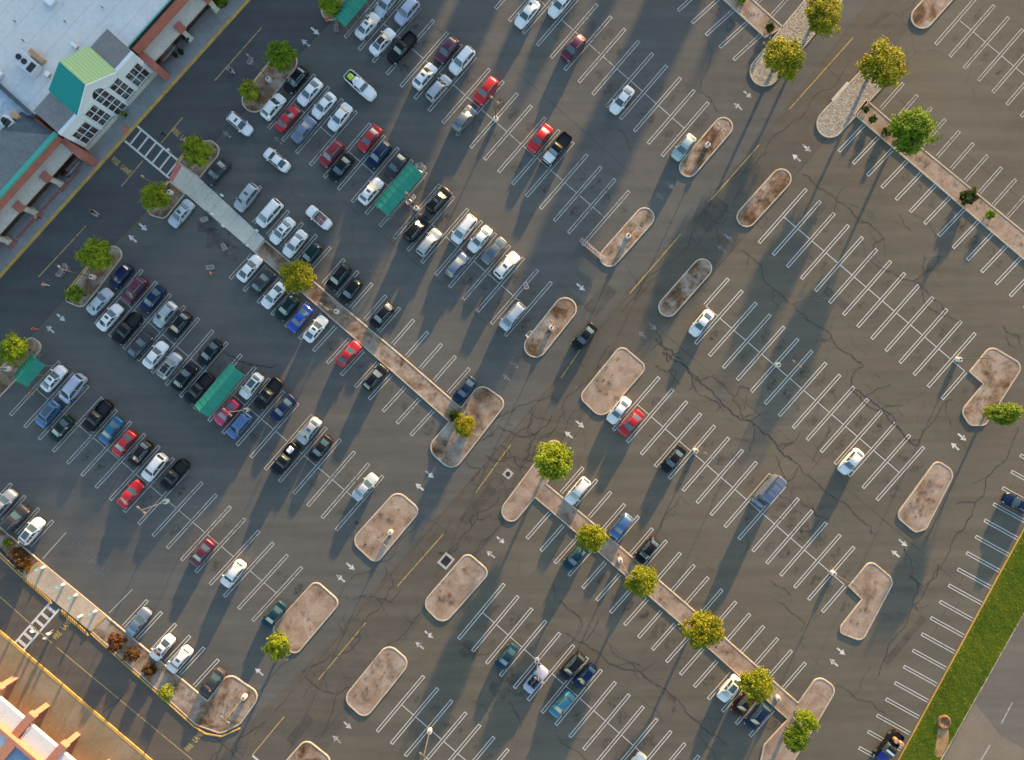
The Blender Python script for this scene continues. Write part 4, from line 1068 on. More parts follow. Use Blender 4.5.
ST = 'trees on the storefront islands'; MT = 'trees along the tree median'; CT = 'trees on the cobbled islands'
tree(281, 56, 15.5, 'leaf_green', 'dense round green tree on the island beside the parked black suv', group=ST)
tree(250, 91, 11, 'leaf_lime', 'small loose green tree on the end of the island near a white suv', crowns=SPARSE, group=ST)
tree(197, 151, 14.5, 'leaf_lime', 'bright green tree at the upper side of the concrete path', group=ST)
tree(155, 197, 14.5, 'leaf_lime', 'bright green tree on the small island below the crosswalk', group=ST)
tree(96, 255, 16, 'leaf_lime', 'round bright green tree left of the row of parked black cars', group=ST)
tree(74, 293, 10, 'leaf_green', 'thin see-through sapling at the kerb tip beside a silver sedan', crowns=SPARSE, group=ST)
tree(13, 349, 15, 'leaf_lime', 'bright green tree cut by the left edge beside a green cart shelter', group=ST)
tree(330, 2, 12, 'leaf_lime', 'green tree cut by the top edge beside the orange hydrant', group=ST)
tree(297, 277, 16.5, 'leaf_yellow', 'olive yellow tree over the start of the long left median', group='trees on the long median')
tree(465, 425.5, 11.5, 'leaf_yellow', 'compact olive round bush on the wide end of the left median', crowns=CROWNS, name='bush', cat='bush', group='trees on the long median', hgt=1.2)
tree(455, 416, 6.5, 'leaf_dark', 'dark green shrub touching the olive bush on the median end', crowns=SHRUBS, name='shrub', cat='shrub', group='shrubs', hgt=.7)
tree(553.5, 461, 20.5, 'leaf_lime', 'large bright green round tree at the head of the tree median', group=MT)
tree(592, 537.5, 15, 'leaf_yellow', 'olive tree between a white suv and a steel blue car on the tree median', group=MT)
tree(642, 581, 16.5, 'leaf_yellow', 'olive tree below the black suv on the tree median', group=MT)
tree(703.5, 631.5, 18.5, 'leaf_yellow', 'largest olive tree in the empty middle of the tree median', group=MT)
tree(756.5, 685, 17, 'leaf_yellow', 'ragged olive tree above three parked cars on the tree median', group=MT)
tree(805, 722, 12.5, 'leaf_lime', 'small green tree touching the darker one at the lower end of the tree median', group=MT)
tree(796, 738.5, 13.5, 'leaf_green', 'darker green tree at the very bottom end of the tree median', group=MT)
tree(823, 14, 19.5, 'leaf_yellow', 'golden green tree at the top edge on the cobbled island', group=CT)
tree(784, 57, 20.5, 'leaf_yellow', 'golden green tree over the lower end of the upper cobbled island', group=CT)
tree(884, 64.5, 22, 'leaf_yellow', 'golden tree at the upper end of the cobbled island with the ramp', group=CT)
tree(912, 131, 22.5, 'leaf_green', 'deep green round tree on the upper right median', group='trees on the upper right median')
tree(1003, 413.5, 15, 'leaf_green', 'flat dark green tree at the right edge beside the bent island', stretch=(1.25, .72), group='trees by the right drive')
tree(278, 648, 15.5, 'leaf_lime', 'spiky yellow green tree at the corner of the pale island by a black car', crowns=SPARSE, group='trees on the cross drive islands')
tree(167, 693, 8.5, 'leaf_lime', 'little lime sapling in the planting strip by the side drive', crowns=SPARSE, group='trees on the planting strip')
for x, y, r, lf, lab in ((770, 27.5, 5.5, 'leaf_dark', 'dark green shrub where the top median meets the cobbled island'), (865.5, 109, 4.5, 'leaf_dark', 'uppermost small shrub on the upper right median'),
                         (873, 119, 4.5, 'leaf_dark', 'middle small shrub on the upper right median'), (886.5, 131.5, 5.5, 'leaf_dark', 'shrub half under the deep green median tree'),
                         (969, 196.5, 9.5, 'leaf_dark', 'large dark clipped bush on the upper right median'), (990.5, 215, 5.5, 'leaf_green', 'small yellowish bush below the large dark bush on the median'),
                         (742, -1, 5, 'leaf_green', 'shrub cut by the top edge on the top median'),
                         (115, 643, 10, 'leaf_brown', 'largest russet bush in the planting strip beside a grey sedan'), (131.5, 655, 8.5, 'leaf_brown', 'middle russet bush of three in the planting strip'), (149.5, 669.5, 8, 'leaf_brown', 'dark round russet bush nearest the white suv'),
                         (17, 553, 7.5, 'leaf_brown', 'russet shrub below the white suv in the left planting strip'), (23.5, 563.5, 9, 'leaf_brown', 'russet shrub against the striped kerb of the ramp pad'), (7, 543, 5, 'leaf_yellow', 'straw coloured shrub at the left edge of the planting strip')):
    tree(x, y, r, lf, lab, crowns=SHRUBS, name='shrub', cat='shrub', group='shrubs', hgt=max(.45, r * S * .55))

# ------------------------------------------------------------------ light poles
def pole_meshes():
    m = {}
    bm = bmesh.new(); add_cyl(bm, (0, 0, .38), .37, .76, 20); add_cyl(bm, (0, 0, .78), .34, .05, 20); m['base'] = mesh_of('base', bm, M['pole_base'])
    bm = bmesh.new(); add_cyl(bm, (0, 0, 4.0), .075, 6.5, 10, .05); add_cyl(bm, (0, 0, .84), .16, .06, 12); m['pole'] = mesh_of('pole', bm, M['pole'])
    bm = bmesh.new(); add_bar(bm, (0, 0, 7.2), (.38, 0, 7.26), .03); m['arm'] = mesh_of('arm', bm, M['pole'])
    bm = bmesh.new(); add_box(bm, (.60, 0, 7.26), (.46, .26, .13), 0, .04); m['lamp_head'] = mesh_of('lamp_head', bm, M['lamp'])
    return m
PM = pole_meshes()
def lamp(x, y, rz, label, heads=2, base=True, z=0.0):
    root = empty('light_pole', W(x, y) + Vector((0, 0, z)), rz, label, 'light pole', 'parking lot light poles')
    child('base', PM['base'], root); child('pole', PM['pole'], root)
    for k in range(heads):
        child('arm', PM['arm'], root, rotz=k * math.pi * 2 / heads); child('lamp_head', PM['lamp_head'], root, rotz=k * math.pi * 2 / heads)
for x, y, rz, lab, hd, z in (
    (496, 120, A_DR, 'light pole in the bays just above the red and the pale saloon', 2, 0), (417, 209, A_DR, 'light pole beside the long green shelter and a black suv', 2, 0),
    (167.5, 501, A_DR, 'light pole in the empty bay right of the black pickup', 2, 0), (627.6, 236.7, A_DR, 'light pole on the island next to the row of shopping carts', 2, .1),
    (706.5, 146, A_DR, 'light pole on the narrow island beside the pale green suv', 2, .1), (551, 328, A_DR, 'light pole on the island beside the white minivan', 2, .1),
    (337.5, 312, A_DR, 'light pole on the long left median', 2, .1), (391, 531.5, A_DR, 'light pole on the pale island below the lone silver sedan', 2, .1),
    (245.5, 695.5, A_DR, 'light pole on the corner island by the side drive', 2, .1), (430, 729.5, A_DR, 'light pole in the empty bays at the bottom', 2, 0),
    (536.8, 659.5, A_DR, 'light pole at the nose of the white convertible', 2, 0), (619.7, 559.6, A_DR, 'light pole on the tree median between two olive trees', 2, .1),
    (776.7, 696.8, A_DR, 'light pole at the lower end of the tree median', 2, .1), (694.8, 450.6, A_DR, 'light pole beside the lone black sedan', 2, 0),
    (832, 572.6, A_DR, 'light pole beside the bent island below the van', 2, 0), (957, 359.6, A_DR, 'light pole at the end of the empty bays by the right edge', 2, 0),
    (776.7, 365, A_DR, 'light pole in the middle of the empty right hand bays', 2, 0), (269.7, 81, A_UL, 'light pole on the island between two storefront trees', 1, .1),
    (94.5, 277.5, A_UL, 'light pole on the island left of the silver sedan', 1, .1), (172, 193.5, A_UL, 'light pole next to the small island tree below the crosswalk', 1, .1),
    (247.5, 410, A_DR, 'light pole between the pink red coupe and the blue suv', 2, 0), (10, 369, A_UL, 'light pole on the left edge island by the cart shelter', 1, .1)):
    lamp(x, y, rz, lab, hd, True, z)

# ------------------------------------------------------------------ cars
def interp(tab, f):
    if f <= tab[0][0]: return tab[0][1]
    for (a, va), (b, vb) in zip(tab[:-1], tab[1:]):
        if f <= b: return va + (vb - va) * (f - a) / (b - a)
    return tab[-1][1]
TYPES = {
 'sedan': dict(L=4.75, Wd=1.83, belt=.93, top=[(0, .62), (.012, .84), (.035, .95), (.09, .985), (.165, 1.0), (.24, 1.2), (.31, 1.37), (.38, 1.43), (.46, 1.45), (.53, 1.43), (.58, 1.37), (.66, 1.17), (.74, .98), (.84, .92), (.93, .83), (.98, .70), (1, .52)],
               wt=[(0, .80), (.165, .80), (.31, .66), (.58, .67), (.74, .82), (1, .82)], rear=(.17, .305), wind=(.585, .735), side=(.215, .685), roof=(.33, .56)),
 'suv': dict(L=4.7, Wd=1.9, belt=1.06, top=[(0, .66), (.01, 1.0), (.03, 1.08), (.06, 1.35), (.095, 1.58), (.15, 1.66), (.30, 1.72), (.48, 1.71), (.60, 1.64), (.68, 1.36), (.745, 1.12), (.86, 1.06), (.94, .97), (.985, .8), (1, .6)],
             wt=[(0, .82), (.03, .82), (.095, .72), (.6, .70), (.745, .84), (1, .84)], rear=(.035, .09), wind=(.605, .74), side=(.11, .70), roof=(.16, .58)),
 'hatch': dict(L=4.3, Wd=1.8, belt=.96, top=[(0, .62), (.012, .92), (.035, 1.0), (.08, 1.2), (.13, 1.40), (.2, 1.49), (.36, 1.53), (.50, 1.51), (.58, 1.44), (.67, 1.2), (.745, 1.0), (.86, .94), (.94, .85), (.98, .7), (1, .54)],
               wt=[(0, .80), (.035, .80), (.13, .68), (.58, .68), (.745, .82), (1, .82)], rear=(.04, .125), wind=(.585, .74), side=(.15, .69), roof=(.2, .56)),
 'minivan': dict(L=5.0, Wd=1.96, belt=1.05, top=[(0, .6), (.01, .95), (.025, 1.08), (.05, 1.4), (.08, 1.66), (.13, 1.75), (.35, 1.78), (.55, 1.76), (.66, 1.66), (.75, 1.36), (.83, 1.09), (.90, 1.02), (.96, .90), (.99, .74), (1, .55)],
                 wt=[(0, .82), (.025, .82), (.08, .74), (.66, .72), (.83, .82), (1, .80)], rear=(.03, .075), wind=(.665, .825), side=(.09, .76), roof=(.14, .63)),
 'van': dict(L=5.7, Wd=2.05, belt=1.35, top=[(0, .5), (.004, 1.2), (.008, 2.30), (.03, 2.42), (.35, 2.48), (.70, 2.47), (.755, 2.38), (.83, 1.86), (.895, 1.34), (.955, 1.18), (.988, .98), (1, .6)],
             wt=[(0, .93), (.70, .90), (.755, .84), (.895, .82), (1, .80)], rear=None, wind=(.76, .89), side=(.73, .85), roof=(.03, .70)),
 'pickup': dict(L=5.6, Wd=1.98, belt=1.12, top=[(0, .62), (.006, 1.02), (.018, 1.08), (.020, .66), (.372, .66), (.374, 1.10), (.395, 1.14), (.43, 1.62), (.47, 1.80), (.53, 1.82), (.59, 1.80), (.62, 1.72), (.67, 1.44), (.715, 1.19), (.86, 1.14), (.95, 1.05), (.985, .86), (1, .6)],
                wt=[(0, .82), (.018, .82), (.019, .83), (.373, .83), (.374, .82), (.43, .72), (.62, .72), (.715, .84), (1, .84)], rear=(.397, .428), wind=(.625, .71), side=(.44, .685), roof=(.48, .60), bed=(.019, .373)),
 'convertible': dict(L=4.6, Wd=1.83, belt=.92, top=[(0, .62), (.012, .84), (.035, .93), (.10, .96), (.225, .95), (.228, .55), (.60, .55), (.603, .95), (.66, .97), (.74, .95), (.84, .90), (.93, .81), (.98, .68), (1, .52)],
                wt=[(0, .80), (1, .82)], rear=None, wind=None, side=None, roof=None, bed=(.226, .602)),
}
def variant(src, **k):
    d = dict(TYPES[src]); d.update(k); return d
TYPES['crossover'] = variant('suv', L=4.55, Wd=1.86, top=[(0, .66), (.01, .96), (.035, 1.08), (.08, 1.22), (.14, 1.42), (.21, 1.56), (.33, 1.64), (.48, 1.64), (.58, 1.58), (.68, 1.27), (.75, 1.06), (.86, 1.0), (.94, .92), (.985, .76), (1, .6)],
    wt=[(0, .80), (.035, .80), (.19, .70), (.58, .69), (.75, .82), (1, .80)], rear=(.085, .195), wind=(.59, .745), side=(.19, .70), roof=(.23, .56))
TYPES['fastback'] = variant('sedan', L=4.65, top=[(0, .62), (.012, .86), (.035, .98), (.09, 1.03), (.15, 1.12), (.24, 1.29), (.33, 1.40), (.43, 1.44), (.52, 1.42), (.57, 1.36), (.66, 1.15), (.74, .97), (.84, .90), (.93, .81), (.98, .68), (1, .52)],
    wt=[(0, .78), (.13, .78), (.33, .66), (.57, .66), (.74, .80), (1, .80)], rear=(.135, .31), wind=(.575, .735), side=(.25, .68), roof=(.34, .55))
def hwid(T, f):
    e = abs(2 * f - 1); k = 0.68
    w = 1.0 if e < k else 0.56 + 0.44 * math.sqrt(max(0, 1 - ((e - k) / (1 - k)) ** 2))
    return T['Wd'] / 2 * w
def section(T, f):
    hw = hwid(T, f); zt = interp(T['top'], f); wt = interp(T['wt'], f) * hw; b = T.get('bed')
    if b and b[0] < f < b[1]:
        zb = T['belt'] - .02 if T['belt'] > 1 else T['belt'] + .02
        return [(0, .2), (hw * .9, .2), (hw * .985, .34), (hw, .58), (hw * .985, zb - .1), (hw * .95, zb), (hw * .86, zb), (hw * .84, zt + .04), (hw * .5, zt), (0, zt)]
    zb = min(T['belt'], zt - .055)
    wt = min(wt, hw * .9)
    return [(0, .2), (hw * .9, .2), (hw * .985, .34), (hw, min(.58, zb - .12)), (hw * .985, zb - .07), (hw * .945, zb), (wt, zt - .05), (wt * .86, zt - .012), (wt * .5, zt + .008), (0, zt + .016)]
def top_z(T, f, r):
    p = section(T, f); wt = p[6][0]; y = abs(r) * wt
    pts = [(p[9][0], p[9][1]), (p[8][0], p[8][1]), (p[7][0], p[7][1]), (p[6][0], p[6][1])]
    return y * (1 if r >= 0 else -1), interp(pts, y)
def stations(T):
    s = sorted(set([a for a, _ in T['top']] + [.004, .02, .05, .12, .2, .4, .5, .7, .8, .9, .96, .994] + [a for a, _ in T['wt']]))
    return s
def body_mesh(T):
    bm = bmesh.new(); rings = []
    for f in stations(T):
        x = (f - .5) * T['L']; sec = section(T, f)
        ring = [(x, y, z) for y, z in sec] + [(x, -y, z) for y, z in sec[-2:0:-1]]
        rings.append([bm.verts.new(p) for p in ring])
    n = len(rings[0])
    for a, b in zip(rings[:-1], rings[1:]):
        for i in range(n): bm.faces.new((a[i], b[i], b[(i + 1) % n], a[(i + 1) % n]))
    bm.faces.new(rings[0]); bm.faces.new(rings[-1][::-1])
    bmesh.ops.recalc_face_normals(bm, faces=bm.faces)
    return mesh_of('body', bm, None, True, 38)
def top_patch(T, f0, f1, r0, r1, off=.014, nf=6, nr=8):
    bm = bmesh.new(); g = []
    for i in range(nf + 1):
        f = f0 + (f1 - f0) * i / nf; g.append([])
        for j in range(nr + 1):
            y, z = top_z(T, f, r0 + (r1 - r0) * j / nr); g[-1].append(bm.verts.new(((f - .5) * T['L'], y, z + off)))
    for i in range(nf):
        for j in range(nr): bm.faces.new((g[i][j], g[i + 1][j], g[i + 1][j + 1], g[i][j + 1]))
    bmesh.ops.recalc_face_normals(bm, faces=bm.faces)
    if sum(f.normal.z for f in bm.faces) < 0: bmesh.ops.reverse_faces(bm, faces=bm.faces)
    return bm
def side_patch(T, f0, f1, s, lo, hi, i0=5, i1=6, off=.012, nf=10, gap=None):
    bm = bmesh.new(); g = []
    for i in range(nf + 1):
        f = f0 + (f1 - f0) * i / nf; p = section(T, f); a = Vector(p[i0]); b = Vector(p[i1])
        d = (b - a); n = Vector((d.y, -d.x)).normalized() * off
        l, h = a.lerp(b, lo) + n, a.lerp(b, hi) + n; x = (f - .5) * T['L']
        g.append((bm.verts.new((x, l.x * s, l.y)), bm.verts.new((x, h.x * s, h.y))))
    for i in range(nf):
        if gap and i in gap: continue
        bm.faces.new((g[i][0], g[i + 1][0], g[i + 1][1], g[i][1]))
    bmesh.ops.recalc_face_normals(bm, faces=bm.faces)
    if sum(f.normal.y for f in bm.faces) * s < 0: bmesh.ops.reverse_faces(bm, faces=bm.faces)
    return bm
def car_proto(tn):
    T = TYPES[tn]; L, Wd = T['L'], T['Wd']; P = []
    P.append(('body', body_mesh(T), 'paint'))
    if T['wind']: P.append(('windscreen', mesh_of('windscreen', top_patch(T, *T['wind'], -.93, .93), M['glass'], True), None))
    if T['rear']: P.append(('rear_window', mesh_of('rear_window', top_patch(T, *T['rear'], -.88, .88), M['glass'], True), None))
    if T['side']:
        for s in (-1, 1): P.append(('side_window', mesh_of('side_window', side_patch(T, *T['side'], s, .10, .90, nf=26, gap=(13,) if tn != 'van' else ()), M['glass'], True), None))
    for s in (-1, 1):
        P.append(('headlight', mesh_of('headlight', side_patch(T, .925, .988, s, .05, .95, 3, 5, .014, 4), M['head'], True), None))
        P.append(('taillight', mesh_of('taillight', side_patch(T, .012, .055, s, .2, 1.0, 4, 5, .014, 3), M['tail'], True), None))
    fm = T['wind'][1] - .03 if T['wind'] else .62
    for s in (-1, 1):
        bm = bmesh.new(); add_box(bm, ((fm - .5) * L, s * (Wd / 2 + .07), T['belt'] + .06), (.16, .22, .14), 0, .03); P.append(('wing_mirror', mesh_of('wing_mirror', bm, None, True, 40), 'paint'))
    rr = .33 if Wd < 1.95 else .37
    for fx in (.185, .815):
        for s in (-1, 1):
            bm = bmesh.new(); rot = Matrix.Rotation(R(90), 4, 'X')
            add_cyl(bm, ((fx - .5) * L, s * (Wd / 2 - .085), rr), rr, .2, 20, None, rot, 0)
            add_cyl(bm, ((fx - .5) * L, s * (Wd / 2 - .08), rr), rr * .62, .225, 14, None, rot, 1)
            me = mesh_of('wheel', bm); me.materials.append(M['tyre']); me.materials.append(M['rim']); P.append(('wheel', me, None))
    # shut lines: bonnet and doors as thin dark seams
    bm = bmesh.new()
    if T['wind']:
        f0 = T['wind'][1] + .012
        b1 = top_patch(T, f0, f0 + .006, -.95, .95, .006, 1, 8); me = bpy.data.meshes.new('t'); b1.to_mesh(me); bm.from_mesh(me); b1.free()
        for r in (-.93, .93):
            b1 = top_patch(T, f0 + .006, .95, r - .02, r + .02, .006, 5, 1); me = bpy.data.meshes.new('t'); b1.to_mesh(me); bm.from_mesh(me); b1.free()
    elif tn == 'convertible':
        b1 = top_patch(T, .66, .667, -.95, .95, .006, 1, 8); me = bpy.data.meshes.new('t'); b1.to_mesh(me); bm.from_mesh(me); b1.free()
    if T['side']:
        a, b = T['side']
        for s in (-1, 1):
            for f in (a + .03, (a + b) / 2, b):
                b1 = side_patch(T, f, f + .006, s, .0, 1.0, 3, 5, .006, 1); me = bpy.data.meshes.new('t'); b1.to_mesh(me); bm.from_mesh(me); b1.free()
    P.append(('panel_seam', mesh_of('panel_seam', bm, M['trim']), None))
    if tn == 'pickup':
        bm = bmesh.new(); Lb = L
        add_box(bm, ((.196 - .5) * Lb, 0, .685), (.35 * Lb, Wd * .80, .03)); P.append(('cargo_bed', mesh_of('cargo_bed', bm, M['bedliner']), None))
    if tn in ('suv', 'minivan', 'crossover'):
        a, b = T['roof']
        for s in (-1, 1):
            bm = bmesh.new()
            y0, z0 = top_z(T, a + .02, .93 * s); y1, z1 = top_z(T, b - .03, .93 * s)
            add_bar(bm, ((a + .02 - .5) * L, y0, z0 + .07), ((b - .03 - .5) * L, y1, z1 + .07), .028)
            P.append(('roof_rail', mesh_of('roof_rail', bm, M['rail']), None))
    if tn == 'van':
        bm = bmesh.new()
        for s in (-.86, -.98):
            add_bar(bm, ((.04 - .5) * L, s, 2.62), ((.62 - .5) * L, s, 2.62), .035)
        for k in range(9): add_bar(bm, ((.06 + k * .067 - .5) * L, -.86, 2.62), ((.06 + k * .067 - .5) * L, -.98, 2.62), .025)
        P.append(('ladder', mesh_of('ladder', bm, M['trim']), None))
        for x in (.1, .36, .6):
            bm = bmesh.new(); add_bar(bm, ((x - .5) * L, -.98, 2.56), ((x - .5) * L, .9, 2.56), .022); P.append(('roof_bar', mesh_of('roof_bar', bm, M['trim']), None))
    if tn == 'convertible':
        bm = bmesh.new(); v = [(.56, -.66, .95), (.56, .66, .95), (.50, .60, 1.28), (.50, -.60, 1.28)]
        fr = [bm.verts.new(((.04 + (x - .0)) * 1.0 + .03, y, z)) for x, y, z in v]; bm.faces.new(fr)
        P.append(('windscreen', mesh_of('windscreen', bm, M['glass']), None))
        bm = bmesh.new(); add_bar(bm, (.57, .60, 1.29), (.57, -.60, 1.29), .03); add_bar(bm, (.63, .68, .95), (.57, .60, 1.29), .03); add_bar(bm, (.63, -.68, .95), (.57, -.60, 1.29), .03)
        P.append(('windscreen_frame', mesh_of('windscreen_frame', bm, M['trim']), None))
        for x in (-.05, -.85):
            for s in (-1, 1):
                bm = bmesh.new(); add_box(bm, (x, s * .38, .68), (.52, .5, .2), 0, .05); add_box(bm, (x - .28, s * .38, .92), (.16, .48, .55), 0, .05)
                P.append(('seat', mesh_of('seat', bm, M['seat_red'], True, 40), 'seat'))
        bm = bmesh.new(); add_box(bm, (.42, 0, .82), (.22, 1.3, .14), 0, .04); P.append(('dashboard', mesh_of('dashboard', bm, M['trim']), None))
    roof = {}
    if T['roof']:
        a, b = T['roof']; m = (a + b) / 2
        roof['sun'] = mesh_of('sunroof', top_patch(T, m + .0, min(b - .01, m + .085), -.55, .55, .012, 3, 4), M['glass'], True)
        roof['pano'] = mesh_of('sunroof', top_patch(T, a + .02, b - .03, -.72, .72, .012, 5, 4), M['glass'], True)
        roof['dark'] = mesh_of('black_roof', top_patch(T, a - .01, b + .01, -.97, .97, .008, 6, 6), M['trim'], True)
    return P, roof
PROTO = {k: car_proto(k) for k in TYPES}
PARKED = 'cars parked in the lot'
def car(x, y, tn, col, ang, label, opt='', group=PARKED, scale=1.0, jit=True):
    rnd = random.Random(int(x * 7 + y * 13)); real = tn
    if tn == 'suv' and rnd.random() < .5: real = 'crossover'
    if tn == 'sedan' and rnd.random() < .38: real = 'fastback'
    P, roof = PROTO[real]; T = TYPES[real]
    hm = interp(T['top'], .45) * .5
    c = W(x, y, hm)
    a = ang + (rnd.uniform(-.045, .045) if jit else 0)
    kind = {'sedan': 'sedan_car', 'suv': 'sport_utility_car', 'hatch': 'hatchback_car', 'minivan': 'minivan', 'van': 'cargo_van', 'pickup': 'pickup_truck', 'convertible': 'convertible_car'}[tn]
    root = empty(kind, (c.x, c.y, .02), a, label, {'van': 'van', 'minivan': 'minivan', 'pickup': 'pickup truck'}.get(tn, 'car'), group)
    k = scale * rnd.uniform(.93, .98); root.scale = (k, scale * rnd.uniform(.95, .985), rnd.uniform(.97, 1.03))
    pm = M['car_' + col]
    for name, me, kind_ in P:
        if kind_ == 'paint': child(name, me, root, M['car_black'] if name == 'wing_mirror' and rnd.random() < .25 else pm)
        elif kind_ == 'seat': child(name, me, root, M['seat_dark'] if 'darkseat' in opt else M['seat_red'])
        else: child(name, me, root)
    if 'whitehood' in opt: child('bonnet', mesh_of('bonnet', top_patch(T, .725, .985, -1.0, 1.0, .012), M['car_white'], True), root)
    if 'bluehood' in opt:
        child('bonnet', mesh_of('bonnet', top_patch(T, .725, .975, -.95, .95, .012), M['car_royal'], True), root)
        child('cab_visor', mesh_of('cab_visor', top_patch(T, .56, .62, -1.0, 1.0, .02), M['plastic_white'], True), root)
    for o in ('sun', 'pano', 'dark'):
        if o in opt and o in roof: child('black_roof' if o == 'dark' else 'sunroof', roof[o], root)
    return root
D, U_, DR, UL = A_DL, A_UR, A_DR, A_UL
